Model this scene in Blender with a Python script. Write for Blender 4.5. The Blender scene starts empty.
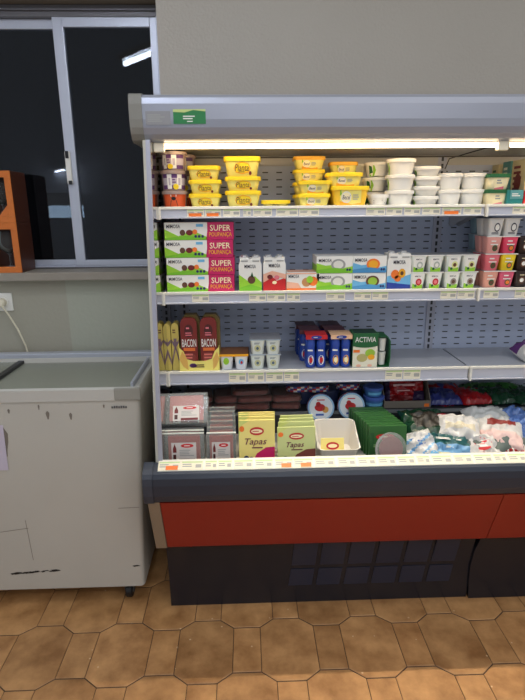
import bpy, bmesh, math, random
from mathutils import Vector as V, Matrix, noise
random.seed(7)
C = bpy.context.scene.collection
PI = math.pi
# ------------------------------------------------------------------ camera model (525x700, pinhole)
FPX, PITCH, YAW, ROLL, EYE = 518.5, .2647, .03058, .008612, 1.55
fw = V((math.sin(YAW)*math.cos(PITCH), math.cos(YAW)*math.cos(PITCH), -math.sin(PITCH)))
rt = V((math.cos(YAW), -math.sin(YAW), 0)); dn = fw.cross(rt)
RT = math.cos(ROLL)*rt + math.sin(ROLL)*dn; DN = -math.sin(ROLL)*rt + math.cos(ROLL)*dn
def at(px, py, Y):
    d = RT*((px-262.5)/FPX) + DN*((py-350)/FPX) + fw
    t = Y/d.y
    return V((0, 0, EYE)) + d*t
cam = bpy.data.objects.new('camera', bpy.data.cameras.new('camera')); C.objects.link(cam)
cam.matrix_world = Matrix(((RT.x, -DN.x, -fw.x, 0), (RT.y, -DN.y, -fw.y, 0), (RT.z, -DN.z, -fw.z, EYE), (0, 0, 0, 1)))
cam.data.sensor_fit = 'HORIZONTAL'; cam.data.sensor_width = 36; cam.data.lens = FPX/525*36
cam.data.clip_start = .02
bpy.context.scene.camera = cam
# ------------------------------------------------------------------ materials
def s2l(c):
    return tuple((x/255/12.92 if x/255 <= .04045 else ((x/255+.055)/1.055)**2.4) for x in c)
MATS = {}
def mat(name, rgb=None, rough=.5, metal=0, emit=None, alpha=1, var=0, vscale=8, bump=0, bscale=60, spec=.5, coat=0):
    if name in MATS: return MATS[name]
    m = bpy.data.materials.new(name); m.use_nodes = True
    nt = m.node_tree; b = nt.nodes['Principled BSDF']
    col = s2l(rgb)+(1,)
    b.inputs['Base Color'].default_value = col
    b.inputs['Roughness'].default_value = rough; b.inputs['Metallic'].default_value = metal
    b.inputs['Specular IOR Level'].default_value = spec
    b.inputs['Coat Weight'].default_value = coat
    b.inputs['Alpha'].default_value = alpha
    if emit: b.inputs['Emission Color'].default_value = col; b.inputs['Emission Strength'].default_value = emit
    tc = nt.nodes.new('ShaderNodeTexCoord')
    n = nt.nodes.new('ShaderNodeTexNoise'); n.inputs['Scale'].default_value = vscale; n.inputs['Detail'].default_value = 4
    nt.links.new(tc.outputs['Object'], n.inputs['Vector'])
    mr = nt.nodes.new('ShaderNodeMapRange'); mr.inputs[3].default_value = 1-max(var, .03); mr.inputs[4].default_value = 1+max(var, .03)
    mx = nt.nodes.new('ShaderNodeMix'); mx.data_type = 'RGBA'; mx.blend_type = 'MULTIPLY'; mx.inputs[0].default_value = 1
    mx.inputs[6].default_value = col
    nt.links.new(n.outputs['Fac'], mr.inputs[0]); nt.links.new(mr.outputs[0], mx.inputs[7])
    nt.links.new(mx.outputs[2], b.inputs['Base Color'])
    if bump:
        n2 = nt.nodes.new('ShaderNodeTexNoise'); n2.inputs['Scale'].default_value = bscale; n2.inputs['Detail'].default_value = 3
        nt.links.new(tc.outputs['Object'], n2.inputs['Vector'])
        bp = nt.nodes.new('ShaderNodeBump'); bp.inputs['Strength'].default_value = bump; bp.inputs['Distance'].default_value = .01
        nt.links.new(n2.outputs['Fac'], bp.inputs['Height']); nt.links.new(bp.outputs[0], b.inputs['Normal'])
    MATS[name] = m; return m
def P(name, rgb, **k): return mat(name, rgb, rough=k.pop('rough', .45), **k)
white = P('white_plastic', (236, 234, 226)); offw = P('cream_card', (232, 224, 200)); black = P('black_rubber', (18, 18, 20))
yellow = P('yellow_plastic', (246, 214, 34), rough=.35); orange_y = P('orange_yellow', (240, 170, 30)); orange = P('orange_print', (240, 120, 40))
paleyel = P('pale_yellow_plastic', (240, 226, 120), rough=.35)
green = P('green_print', (120, 190, 40)); dgreen = P('dark_green_print', (25, 95, 50)); teal = P('teal_print', (30, 120, 118))
lime = P('lime_print', (150, 205, 50))
magenta = P('magenta_print', (196, 20, 92)); red = P('red_print', (196, 30, 34)); dred = P('dark_red', (110, 24, 22)); maroon = P('maroon', (70, 24, 22))
blue = P('blue_print', (30, 60, 150)); dblue = P('navy_print', (22, 34, 90)); lblue = P('light_blue_print', (110, 180, 220))
brown = P('brown_print', (96, 60, 40)); pink = P('pink_print', (226, 120, 130)); peach = P('peach_print', (232, 176, 150)); purple = P('purple_print', (92, 50, 110))
ink = P('dark_ink', (50, 46, 60)); greyink = P('grey_ink', (158, 158, 154)); tan = P('tan_card', (206, 186, 120)); palegreen = P('pale_green', (205, 215, 150))
silver = mat('foil', (215, 215, 215), rough=.3, metal=.7); cream = P('cream_print', (250, 236, 190))
dbrown = P('dark_chocolate', (46, 32, 30)); meat = P('sliced_ham', (216, 116, 104), rough=.35, var=.2, vscale=60); dmeat = P('cured_meat', (128, 52, 44), rough=.35, var=.4, vscale=50)
boxgreen = P('mid_green_card', (48, 112, 40)); grape = P('grape_print', (150, 30, 80))
def clear(name, rgb, op, rough=.12):
    if name in MATS: return MATS[name]
    m = bpy.data.materials.new(name); m.use_nodes = True; nt = m.node_tree; b = nt.nodes['Principled BSDF']
    b.inputs['Base Color'].default_value = s2l(rgb)+(1,); b.inputs['Roughness'].default_value = rough
    tr = nt.nodes.new('ShaderNodeBsdfTransparent'); tr.inputs[0].default_value = (.97, .98, .97, 1)
    mx = nt.nodes.new('ShaderNodeMixShader')
    lw = nt.nodes.new('ShaderNodeFresnel'); lw.inputs[0].default_value = 1.45
    ad = nt.nodes.new('ShaderNodeMath'); ad.operation = 'ADD'; ad.inputs[1].default_value = op; ad.use_clamp = True
    nt.links.new(lw.outputs[0], ad.inputs[0]); nt.links.new(ad.outputs[0], mx.inputs[0])
    nt.links.new(tr.outputs[0], mx.inputs[1]); nt.links.new(b.outputs[0], mx.inputs[2])
    nt.links.new(mx.outputs[0], nt.nodes['Material Output'].inputs[0]); MATS[name] = m; return m
def pane(name):
    m = bpy.data.materials.new(name); m.use_nodes = True; nt = m.node_tree; nt.nodes.remove(nt.nodes['Principled BSDF'])
    tr = nt.nodes.new('ShaderNodeBsdfTransparent'); tr.inputs[0].default_value = (.6, .62, .66, 1); gl = nt.nodes.new('ShaderNodeBsdfGlossy'); gl.inputs['Roughness'].default_value = 0; gl.inputs['Color'].default_value = (.9, .95, 1, 1)
    lw = nt.nodes.new('ShaderNodeFresnel'); lw.inputs[0].default_value = 1.4; mx = nt.nodes.new('ShaderNodeMixShader')
    nt.links.new(lw.outputs[0], mx.inputs[0]); nt.links.new(tr.outputs[0], mx.inputs[1]); nt.links.new(gl.outputs[0], mx.inputs[2]); nt.links.new(mx.outputs[0], nt.nodes['Material Output'].inputs[0]); return m
film = clear('clear_film', (200, 203, 198), .2)
film2 = clear('meat_film', (190, 180, 175), .08)
frost = clear('frosted_lid_glass', (190, 192, 178), .14, .2)
gobg = clear('goblet_glass', (150, 155, 155), .04, .03)
# ------------------------------------------------------------------ mesh builder
_txt = {}
def text_geo(s):
    if s not in _txt:
        cu = bpy.data.curves.new('t', 'FONT'); cu.body = s; cu.size = 1; cu.resolution_u = 2; cu.offset = .008
        o = bpy.data.objects.new('t', cu); C.objects.link(o)
        dg = bpy.context.evaluated_depsgraph_get(); dg.update()
        me = bpy.data.meshes.new_from_object(o.evaluated_get(dg))
        vs = [v.co.xy.copy() for v in me.vertices]; fs = [tuple(p.vertices) for p in me.polygons]
        bpy.data.objects.remove(o); bpy.data.curves.remove(cu); bpy.data.meshes.remove(me)
        x0 = min(v.x for v in vs); x1 = max(v.x for v in vs); y0 = min(v.y for v in vs); y1 = max(v.y for v in vs)
        vs = [((v.x-x0)/(x1-x0)-.5, (v.y-y0)/(y1-y0)-.5) for v in vs]
        _txt[s] = (vs, fs, (x1-x0)/(y1-y0))
    return _txt[s]
class MB:
    def __init__(s): s.v = []; s.f = []; s.m = []; s.mats = []; s.sm = []
    def mi(s, m):
        if m not in s.mats: s.mats.append(m)
        return s.mats.index(m)
    def add(s, vs, fs, m, smooth=False):
        b = len(s.v); s.v += [tuple(v) for v in vs]; k = s.mi(m) if not isinstance(m, list) else None
        for i, f in enumerate(fs):
            s.f.append(tuple(b+j for j in f)); s.m.append(k if k is not None else s.mi(m[i])); s.sm.append(smooth)
        return s
    def box(s, x0, x1, y0, y1, z0, z1, m, bev=0):
        if not bev:
            vs = [(x, y, z) for z in (z0, z1) for y in (y0, y1) for x in (x0, x1)]
            return s.add(vs, [(0, 2, 3, 1), (4, 5, 7, 6), (0, 1, 5, 4), (2, 6, 7, 3), (0, 4, 6, 2), (1, 3, 7, 5)], m)
        bm = bmesh.new(); bmesh.ops.create_cube(bm, size=1)
        for v in bm.verts: v.co = V(((x0+x1)/2+v.co.x*(x1-x0), (y0+y1)/2+v.co.y*(y1-y0), (z0+z1)/2+v.co.z*(z1-z0)))
        bmesh.ops.bevel(bm, geom=bm.edges[:], offset=bev, segments=2, profile=.6, affect='EDGES')
        bm.verts.index_update(); s.add([v.co.copy() for v in bm.verts], [[v.index for v in f.verts] for f in bm.faces], m); bm.free(); return s
    def loft(s, rings, m, cap0=True, cap1=True, smooth=True, closed=False):
        n = len(rings[0]); vs = [p for r in rings for p in r]; fs = []
        L = len(rings)
        for i in range(L if closed else L-1):
            j2 = (i+1) % L
            for j in range(n):
                k = (j+1) % n; fs.append((i*n+j, i*n+k, j2*n+k, j2*n+j))
        s.add(vs, fs, m, smooth)
        if cap0 and not closed: s.add(rings[0], [tuple(range(n))[::-1]], m)
        if cap1 and not closed: s.add(rings[-1], [tuple(range(n))], m)
        return s
    def tube(s, pts, r, m, n=8):
        pts = [V(p) for p in pts]; rings = []
        for i, p in enumerate(pts):
            t = (pts[min(i+1, len(pts)-1)]-pts[max(i-1, 0)]).normalized()
            a = t.cross(V((0, 0, 1)) if abs(t.z) < .9 else V((1, 0, 0))).normalized(); b = t.cross(a)
            rr = r[i] if isinstance(r, (list, tuple)) else r
            rings.append([p+rr*(math.cos(q*2*PI/n)*a+math.sin(q*2*PI/n)*b) for q in range(n)])
        return s.loft(rings, m)
    def lathe(s, prof, m, c=(0, 0, 0), n=24, axis='z', cap0=True, cap1=True):
        rings = []
        for r, h in prof:
            ring = []
            for q in range(n):
                a = 2*PI*q/n; x, y = r*math.cos(a), r*math.sin(a)
                ring.append((c[0]+x, c[1]+y, c[2]+h) if axis == 'z' else ((c[0]+x, c[1]+h, c[2]+y) if axis == 'y' else (c[0]+h, c[1]+x, c[2]+y)))
            rings.append(ring)
        return s.loft(rings, m, cap0, cap1)
    def prism(s, prof, x0, x1, m, smooth=False):   # profile in (Y,Z), extruded along X
        return s.loft([[(x0, y, z) for y, z in prof], [(x1, y, z) for y, z in prof]], m, smooth=smooth)
    def build(s, name, parent=None, loc=None, rot=None):
        me = bpy.data.meshes.new(name); me.from_pydata(s.v, [], s.f)
        for m in s.mats: me.materials.append(m)
        me.polygons.foreach_set('material_index', s.m); me.polygons.foreach_set('use_smooth', s.sm)
        me.update(); bm = bmesh.new(); bm.from_mesh(me); bmesh.ops.recalc_face_normals(bm, faces=bm.faces[:]); bm.to_mesh(me); bm.free()
        if any(s.sm):
            try: me.set_sharp_from_angle(angle=math.radians(40))
            except Exception: pass
        o = bpy.data.objects.new(name, me); C.objects.link(o); o.parent = parent
        if loc: o.location = loc
        if rot: o.rotation_euler = rot
        return o
class Face:
    """flat artwork lying on a face: o = lower left corner, r/u unit directions, w/h size"""
    def __init__(s, mb, o, w, h, r=(1, 0, 0), u=(0, 0, 1), mp=None):
        s.mb = mb; s.o = V(o); s.w = w; s.h = h; s.r = V(r).normalized(); s.u = V(u).normalized(); s.n = s.r.cross(s.u); s.mp = mp
    def p(s, a, b, k):
        if s.mp: return s.mp(a, b, k)
        return s.o+s.r*a*s.w+s.u*b*s.h+s.n*(.0005*k)
    def poly(s, pts, m, k=1):
        s.mb.add([s.p(a, b, k) for a, b in pts], [tuple(range(len(pts)))], m); return s
    def rect(s, a0, b0, a1, b1, m, k=1): return s.poly([(a0, b0), (a1, b0), (a1, b1), (a0, b1)], m, k)
    def ell(s, a, b, ra, rb, m, k=2, n=18): return s.poly([(a+ra*math.cos(q*2*PI/n), b+rb*math.sin(q*2*PI/n)) for q in range(n)], m, k)
    def text(s, t, a, b, h, m, k=3, maxw=.9, shear=0, wide=1):
        vs, fs, asp = text_geo(t); hh = h*s.h; ww = hh*asp*wide
        if ww > maxw*s.w: ww = maxw*s.w
        s.mb.add([s.p(a+(x*ww+shear*y*hh)/s.w, b+y*hh/s.h, k) for x, y in vs], fs, m); return s
    def lines(s, a0, b0, a1, b1, n, m, k=3):
        random.seed(int((a0+b0*7+n)*1000))
        for i in range(n):
            t = b1-(b1-b0)*(i+.5)/n; hh = (b1-b0)/n*.25
            s.rect(a0, t-hh, a0+(a1-a0)*random.uniform(.6, 1), t+hh, m, k)
        return s
def thing(name, label, cat, group=None, loc=(0, 0, 0), rot=None):
    o = bpy.data.objects.new(name, None); C.objects.link(o); o.empty_display_size = .02
    o.location = loc
    if rot: o.rotation_euler = rot
    return tag(o, label, cat, group)
def tag(o, label, cat, group=None):
    o['label'] = label; o['category'] = cat
    if group: o['group'] = group
    return o
def struct(name, mb):
    o = mb.build(name); o['kind'] = 'structure'; return o
USED = set()
def put(proto, loc, label, group=None, rz=0, scale=None, rot=None):
    """first use moves the prototype itself, later uses copy the thing, its parts and their sub-parts"""
    def cp(o, par):
        c = o.copy(); C.objects.link(c); c.parent = par
        for ch in list(o.children): cp(ch, c)
        return c
    if proto.name in USED: t = cp(proto, None)
    else: t = proto; USED.add(proto.name)
    t.location = loc; t.rotation_euler = rot or (0, 0, rz); t['label'] = label
    if scale: t.scale = scale
    if group: t['group'] = group
    return t
def rrect(w, d, r, z, cx=0, cy=0, n=4):
    pts = []
    for sx, sy, a0 in ((1, 1, 0), (-1, 1, PI/2), (-1, -1, PI), (1, -1, 1.5*PI)):
        for i in range(n+1):
            a = a0+i*PI/2/n; pts.append((cx+sx*(w/2-r)+r*math.cos(a), cy+sy*(d/2-r)+r*math.sin(a), z))
    return pts
# ------------------------------------------------------------------ the room
WY = 2.32
# floor: elongated octagon tiles with small rectangles between them
def floor():
    mb = MB(); tiles = []; mt = bpy.data.materials.new('terracotta_tile'); mt.use_nodes = True; nt = mt.node_tree; b = nt.nodes['Principled BSDF']
    at_ = nt.nodes.new('ShaderNodeAttribute'); at_.attribute_name = 'tone'
    tc = nt.nodes.new('ShaderNodeTexCoord'); n = nt.nodes.new('ShaderNodeTexNoise'); n.inputs['Scale'].default_value = 9; n.inputs['Detail'].default_value = 5; n.inputs['Roughness'].default_value = .6
    av = nt.nodes.new('ShaderNodeVectorMath'); av.operation = 'ADD'
    cm = nt.nodes.new('ShaderNodeVectorMath'); cm.operation = 'SCALE'; cm.inputs['Scale'].default_value = 37
    nt.links.new(at_.outputs['Vector'], cm.inputs[0]); nt.links.new(tc.outputs['Object'], av.inputs[0]); nt.links.new(cm.outputs[0], av.inputs[1]); nt.links.new(av.outputs[0], n.inputs['Vector'])
    cr = nt.nodes.new('ShaderNodeValToRGB'); e = cr.color_ramp.elements
    e[0].position = .3; e[0].color = s2l((140, 97, 56))+(1,); e[1].position = .72; e[1].color = s2l((198, 150, 98))+(1,)
    nt.links.new(n.outputs['Fac'], cr.inputs[0])
    hs = nt.nodes.new('ShaderNodeHueSaturation'); mr = nt.nodes.new('ShaderNodeMapRange'); mr.inputs[3].default_value = .88; mr.inputs[4].default_value = 1.12
    sp = nt.nodes.new('ShaderNodeSeparateXYZ'); nt.links.new(at_.outputs['Vector'], sp.inputs[0]); nt.links.new(sp.outputs[0], mr.inputs[0]); nt.links.new(mr.outputs[0], hs.inputs['Value'])
    nt.links.new(cr.outputs[0], hs.inputs['Color'])
    # pale chips and dark pits scattered on the glaze
    vo = nt.nodes.new('ShaderNodeTexVoronoi'); vo.inputs['Scale'].default_value = 26; nt.links.new(tc.outputs['Object'], vo.inputs['Vector'])
    lt = nt.nodes.new('ShaderNodeMath'); lt.operation = 'LESS_THAN'; lt.inputs[1].default_value = .09; nt.links.new(vo.outputs['Distance'], lt.inputs[0])
    sg = nt.nodes.new('ShaderNodeSeparateColor'); nt.links.new(vo.outputs['Color'], sg.inputs[0])
    g2 = nt.nodes.new('ShaderNodeMath'); g2.operation = 'GREATER_THAN'; g2.inputs[1].default_value = .8; nt.links.new(sg.outputs[0], g2.inputs[0])
    mm = nt.nodes.new('ShaderNodeMath'); mm.operation = 'MULTIPLY'; nt.links.new(lt.outputs[0], mm.inputs[0]); nt.links.new(g2.outputs[0], mm.inputs[1])
    ml = nt.nodes.new('ShaderNodeMath'); ml.operation = 'MULTIPLY'; ml.inputs[1].default_value = .6; nt.links.new(mm.outputs[0], ml.inputs[0])
    mx = nt.nodes.new('ShaderNodeMix'); mx.data_type = 'RGBA'; nt.links.new(ml.outputs[0], mx.inputs[0]); nt.links.new(hs.outputs[0], mx.inputs[6]); mx.inputs[7].default_value = s2l((222, 196, 160))+(1,)
    nt.links.new(mx.outputs[2], b.inputs['Base Color']); b.inputs['Roughness'].default_value = .42
    bp = nt.nodes.new('ShaderNodeBump'); bp.inputs['Strength'].default_value = .12; bp.inputs['Distance'].default_value = .01
    nt.links.new(n.outputs['Fac'], bp.inputs['Height']); nt.links.new(bp.outputs[0], b.inputs['Normal'])
    grout = P('dark_grout', (84, 62, 42), rough=.9)
    px, py = .305, .24; g = .0021; tones = []
    def tile(pts):
        cx = sum(p[0] for p in pts)/len(pts); cy = sum(p[1] for p in pts)/len(pts); b0 = len(mb.v); n_ = len(pts)
        def sh(k, z):
            out = []
            for x, y in pts:
                dx, dy = x-cx, y-cy; L = math.hypot(dx, dy); out.append((x-dx/L*k*1.2, y-dy/L*k*1.2, z))
            return out
        rings = [sh(g, -.004), sh(g, -.0012), sh(g+.0018, 0)]
        mb.loft(rings, mt, cap0=False, smooth=False); tones.append((b0, len(mb.v), random.random(), random.random()))
    for j in range(-9, 4):
        yc = 1.546+j*py
        for i in range(-8, 9):
            xc = .134+i*px+(px/2 if j % 2 else 0)
            tile([(xc-.0505, yc-.14), (xc+.0505, yc-.14), (xc+.1025, yc-.1), (xc+.1025, yc+.1), (xc+.0505, yc+.14), (xc-.0505, yc+.14), (xc-.1025, yc+.1), (xc-.1025, yc-.1)])
            xr = xc+px/2
            tile([(xr-.0505, yc-.1), (xr+.0505, yc-.1), (xr+.0505, yc+.1), (xr-.0505, yc+.1)])
    mb.box(-2.6, 3.1, -.8, 2.9, -.05, -.0022, grout)
    o = struct('floor', mb)
    a = o.data.attributes.new('tone', 'FLOAT_VECTOR', 'POINT')
    for b0, b1, t1, t2 in tones:
        for i in range(b0, b1): a.data[i].vector = (t1, t2, t1*t2)
floor()
wallm = mat('wall_plaster', (178, 171, 160), rough=.8, var=.04, vscale=3, bump=.25, bscale=90)
wallg = mat('wall_grey_green_paint', (176, 178, 162), rough=.6, var=.04, vscale=3, bump=.1, bscale=60)
wallp = mat('wall_old_paint', (170, 166, 150), rough=.6, var=.05, vscale=3, bump=.1, bscale=60)
mb = MB()
X0, X1, Z0, Z1 = -2.6, -.335, 1.262, 2.36
mb.box(X0, -.8, WY, 2.52, 0, Z0, wallp)
mb.box(-.8, X1, WY, 2.52, 0, Z0, wallg)
mb.box(X1, 3.1, WY, 2.52, 0, 3.0, wallm)
mb.box(X0, X1, WY, 2.52, Z1, 3.0, mat('lintel_plaster', (120, 108, 92), rough=.8, var=.05, bump=.2))
struct('wall_back', mb)
# added dark enclosure behind the window, keeps sky light from behind the panes
mb = MB(); dk = P('dark_window_backing', (30, 31, 34), rough=.9)
mb.box(X0-.2, .6, 3.3, 3.4, 0, 3.2, dk); mb.box(X0-.3, X0-.2, 2.52, 3.4, 0, 3.2, dk); mb.box(.6, .7, 2.52, 3.4, 0, 3.2, dk); mb.box(X0-.3, .7, 2.52, 3.4, 3.2, 3.3, dk)
struct('window_backing_box', mb)
alu = mat('window_aluminium', (196, 200, 212), rough=.35, metal=.35)
aluds = mat('window_track_aluminium', (112, 110, 112), rough=.45, metal=.5)
win = MB(); FY = 2.42
win.box(X0, X1, FY, FY+.05, 2.315, 2.36, aluds, .003)               # head track
win.box(X0, X1, FY-.012, FY, 2.335, 2.343, aluds)
win.box(X0, X1, FY, FY+.05, 1.297, 1.307, alu, .003)                  # bottom track
win.box(X0, X1, FY-.012, FY, 1.299, 1.303, aluds)
win.box(X1-.018, X1, FY-.01, FY+.05, 1.307, 2.315, alu, .003)
w_ = struct('window_1', win)
WG = pane('window_glass')
def sash(x0, x1, y):
    mb = MB(); s = .036
    mb.box(x0, x0+s+.008, y, y+.025, 1.307, 2.315, alu, .003); mb.box(x1-s*.8, x1, y, y+.025, 1.307, 2.315, alu, .003)
    mb.box(x0+s, x1-s*.8, y, y+.025, 2.278, 2.315, alu, .003); mb.box(x0+s, x1-s*.8, y, y+.025, 1.307, 1.334, alu, .003)
    f = mb.build('sash_frame', w_)
    g = MB(); g.box(x0+s, x1-s*.8, y+.011, y+.014, 1.33, 2.28, WG); g.build('glass_pane', f)
    return f
s2_ = sash(-1.70, -.738, FY+.026)
s1_ = sash(-.776, X1-.016, FY)
# latch on the meeting stile
mb = MB(); mb.box(-.775, -.752, FY-.012, FY, 1.665, 1.80, white, .004); mb.box(-.770, -.757, FY-.02, FY-.012, 1.77, 1.80, black, .002); mb.box(-.766, -.752, FY-.022, FY-.012, 1.662, 1.678, black, .002)
mb.build('latch', s1_)
sill = MB(); sill.box(X0, X1, WY-.066, FY, Z0, 1.297, mat('sill_stone', (150, 142, 130), rough=.5, var=.12, vscale=20), .003)
struct('trim_1', sill)
# ------------------------------------------------------------------ wall socket with cable
t = thing('wall_socket', 'white wall socket with plugged-in cable above the chest freezer', 'socket', loc=(-1.078, WY, 1.163))
mb = MB(); mb.box(-.04, .04, -.008, 0, -.04, .04, white, .004); mb.lathe([(.026, 0), (.026, -.006), (.020, -.007)], white, (0, -.008, 0), axis='y'); mb.build('socket_plate', t)
mb = MB(); mb.lathe([(.019, -.01), (.019, -.038), (.012, -.045)], offw, (0, 0, 0), axis='y'); mb.tube([(0, -.03, 0), (.012, -.05, -.012), (.03, -.04, -.05), (.055, -.025, -.12), (.078, -.018, -.2), (.09, -.015, -.3), (.09, -.012, -.42)], .004, offw); mb.build('plug_cable', t)
# ------------------------------------------------------------------ refrigerated display case
XL, XR = -.325, 2.05; IL, IR = -.300, 2.035; BY = 2.17
case = thing('refrigerated_display_case', 'long open-fronted refrigerated display case with silver canopy, navy bumper and red lower panel', 'refrigerated display', loc=(0, 0, 0))
silverp = mat('canopy_silver', (160, 163, 174), rough=.33, metal=.55, var=.02)
capg = P('end_cap_grey', (128, 126, 118), rough=.45)
navy = P('bumper_navy', (42, 48, 60), rough=.32)
redp = mat('red_panel_paint', (142, 34, 22), rough=.38, var=.05, vscale=4)
beige = P('end_trim_beige', (140, 124, 104), rough=.5)
kickm = P('kick_panel_dark', (25, 27, 36), rough=.25)
kickrefl = P('kick_reflection_dark', (34, 40, 58), rough=.3)  # bluish tone of the window reflection modelled on the kick plate
shelfm = mat('shelf_enamel', (176, 179, 186), rough=.3, var=.03)
shelfe = mat('shelf_edge', (226, 224, 214), rough=.35)
railm = P('price_rail_grey', (186, 188, 198), rough=.35)
inner = mat('interior_enamel', (186, 184, 178), rough=.4, var=.03)
# slotted back panel
def slotted():
    m = bpy.data.materials.new('slotted_back_panel'); m.use_nodes = True; nt = m.node_tree; b = nt.nodes['Principled BSDF']
    tc = nt.nodes.new('ShaderNodeTexCoord'); sp = nt.nodes.new('ShaderNodeSeparateXYZ'); nt.links.new(tc.outputs['Object'], sp.inputs[0])
    def M(op, a, v=None, v2=None):
        n = nt.nodes.new('ShaderNodeMath'); n.operation = op
        for i, q in enumerate((a, v, v2)):
            if q is None: continue
            if isinstance(q, (int, float)): n.inputs[i].default_value = q
            else: nt.links.new(q, n.inputs[i])
        return n.outputs[0]
    def cell(src, per, half):
        return M('LESS_THAN', M('ABSOLUTE', M('SUBTRACT', M('FLOORED_MODULO', src, per), per/2)), half)
    k = M('MULTIPLY', cell(sp.outputs[0], .0555, .0115), cell(sp.outputs[2], .0275, .0022))
    mx = nt.nodes.new('ShaderNodeMix'); mx.data_type = 'RGBA'; nt.links.new(k, mx.inputs[0])
    mx.inputs[6].default_value = s2l((184, 194, 216))+(1,); mx.inputs[7].default_value = s2l((26, 28, 34))+(1,)
    nt.links.new(mx.outputs[2], b.inputs['Base Color']); b.inputs['Roughness'].default_value = .42; return m
slotm = slotted()
MB().box(IL, IR, BY, BY+.02, .55, 1.765, slotm).build('back_panel', case)
mb = MB(); mb.box(XL, XR, BY+.02, 2.29, .02, 1.895, capg); mb.box(IL, IR, 1.66, BY+.02, .56, .6, inner); mb.box(XL+.01, XR-.01, 1.80, BY+.02, .02, .56, kickm)
mb.build('cabinet_body', case)
# end walls: mirrored inside, slim silver front profile
side = [(1.795, 1.768), (BY, 1.768), (BY, .60), (1.655, .60), (1.655, .70)]
mirror = mat('mirror_side_panel', (205, 205, 205), rough=.05, metal=1.0)
postm = mat('side_profile_aluminium', (170, 170, 182), rough=.35, metal=.3)
MB().prism(side, IL-.006, IL, mirror).build('mirror_side_panel', case)
MB().prism(side, IR, IR+.006, mirror).build('mirror_side_panel', case)
for x0, x1 in ((-.314, IL), (IR, XR+.004)):
    MB().prism([(1.785, 1.768), (1.797, 1.768), (1.656, .70), (1.644, .70)], x0, x1, postm).build('side_profile', case)
    MB().prism([(1.797, 1.768), (BY+.1, 1.768), (BY+.1, .60), (1.656, .60), (1.656, .70)], (XL if x0 < 0 else IR+.006), (IL-.006 if x0 < 0 else x1), P('side_panel_pale', (200, 196, 180))).build('side_panel', case)
MB().box(IL, IR, BY-.005, BY, 1.715, 1.752, inner).build('header_plate', case)
MB().box(IL, IR, BY-.007, BY, 1.744, 1.750, P('header_strip_dark', (70, 66, 60))).build('header_strip', case)  # thin dark line along the header's upper edge
# uprights on the back panel
for x in (-.262, .79, 1.32):
    mb = MB(); mb.box(x-.018, x+.018, BY-.006, BY, .72, 1.76, P('upright_grey', (176, 180, 196)))
    z = .74
    while z < 1.74: mb.box(x-.0045, x+.0045, BY-.0068, BY-.006, z, z+.017, P('slot_dark', (44, 46, 52))); z += .0275
    mb.build('upright', case)
# canopy
prof = [(BY+.1, 1.768), (1.86, 1.768), (1.838, 1.766), (1.822, 1.773), (1.808, 1.787), (1.800, 1.806), (1.797, 1.83), (1.797, 1.876), (1.800, 1.894), (1.808, 1.903), (1.82, 1.906), (2.29, 1.906), (2.29, 1.768)]
can = MB().prism(prof, XL+.004, XR-.004, silverp).build('canopy', case)
e = [(y-.004 if y < 1.83 else y, z+(.003 if z > 1.89 else -.003 if z < 1.775 else 0)) for y, z in prof]
for x0, x1 in ((-.362, XL+.004), (XR-.004, XR+.033)):
    MB().prism(e, x0, x1, capg).build('canopy_end_cap', case)
MB().prism([(2.16, 1.752), (1.90, 1.758), (1.872, 1.766), (2.16, 1.7675)], IL, IR, inner).build('canopy_lining', case)
# stickers on the canopy
mb = MB(); f = Face(mb, (-.311, 1.7965, 1.813), .079, .041); f.rect(0, 0, 1, 1, P('grey_sticker', (138, 138, 140))); f.lines(.08, .2, .9, .8, 4, greyink, 2)
mb.build('grey_label', can)
mb = MB(); f = Face(mb, (-.223, 1.7965, 1.816), .103, .043); f.rect(0, 0, 1, 1, P('green_sticker', (30, 120, 62))); f.poly([(0, .82), (.35, .78), (.62, .95), (1, .85), (1, 1), (0, 1)], P('sticker_lime', (196, 210, 130)), 2); f.lines(.3, .28, .75, .6, 2, white, 2); f.lines(.42, .1, .6, .24, 1, white, 2)
mb.build('green_label', can)
# lamp tubes under the canopy
glow = mat('lamp_glow', (255, 224, 178), emit=11.5)
mb = MB(); mb.box(IL+.005, 1.96, 1.846, 1.874, 1.7625, 1.768, white, .001); mb.build('lamp_batten', case)
for x0, x1 in ((-.265, .865), (.905, 2.0)):
    lt = MB().tube([(x0, 1.852, 1.7535), (x1, 1.852, 1.7535)], .0062, glow, 14).build('lamp_tube', case)
for x in (-.281, .876, 2.01):
    MB().box(x-.018, x+.018, 1.838, 1.866, 1.736, 1.766, offw, .005).build('lamp_holder', case)
# wires under the lining
MB().tube([(.80, BY-.012, 1.70), (.80, 2.12, 1.735), (.84, 2.0, 1.748), (.87, 1.88, 1.757)], .002, black, 6).build('lamp_wire', case)
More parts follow.
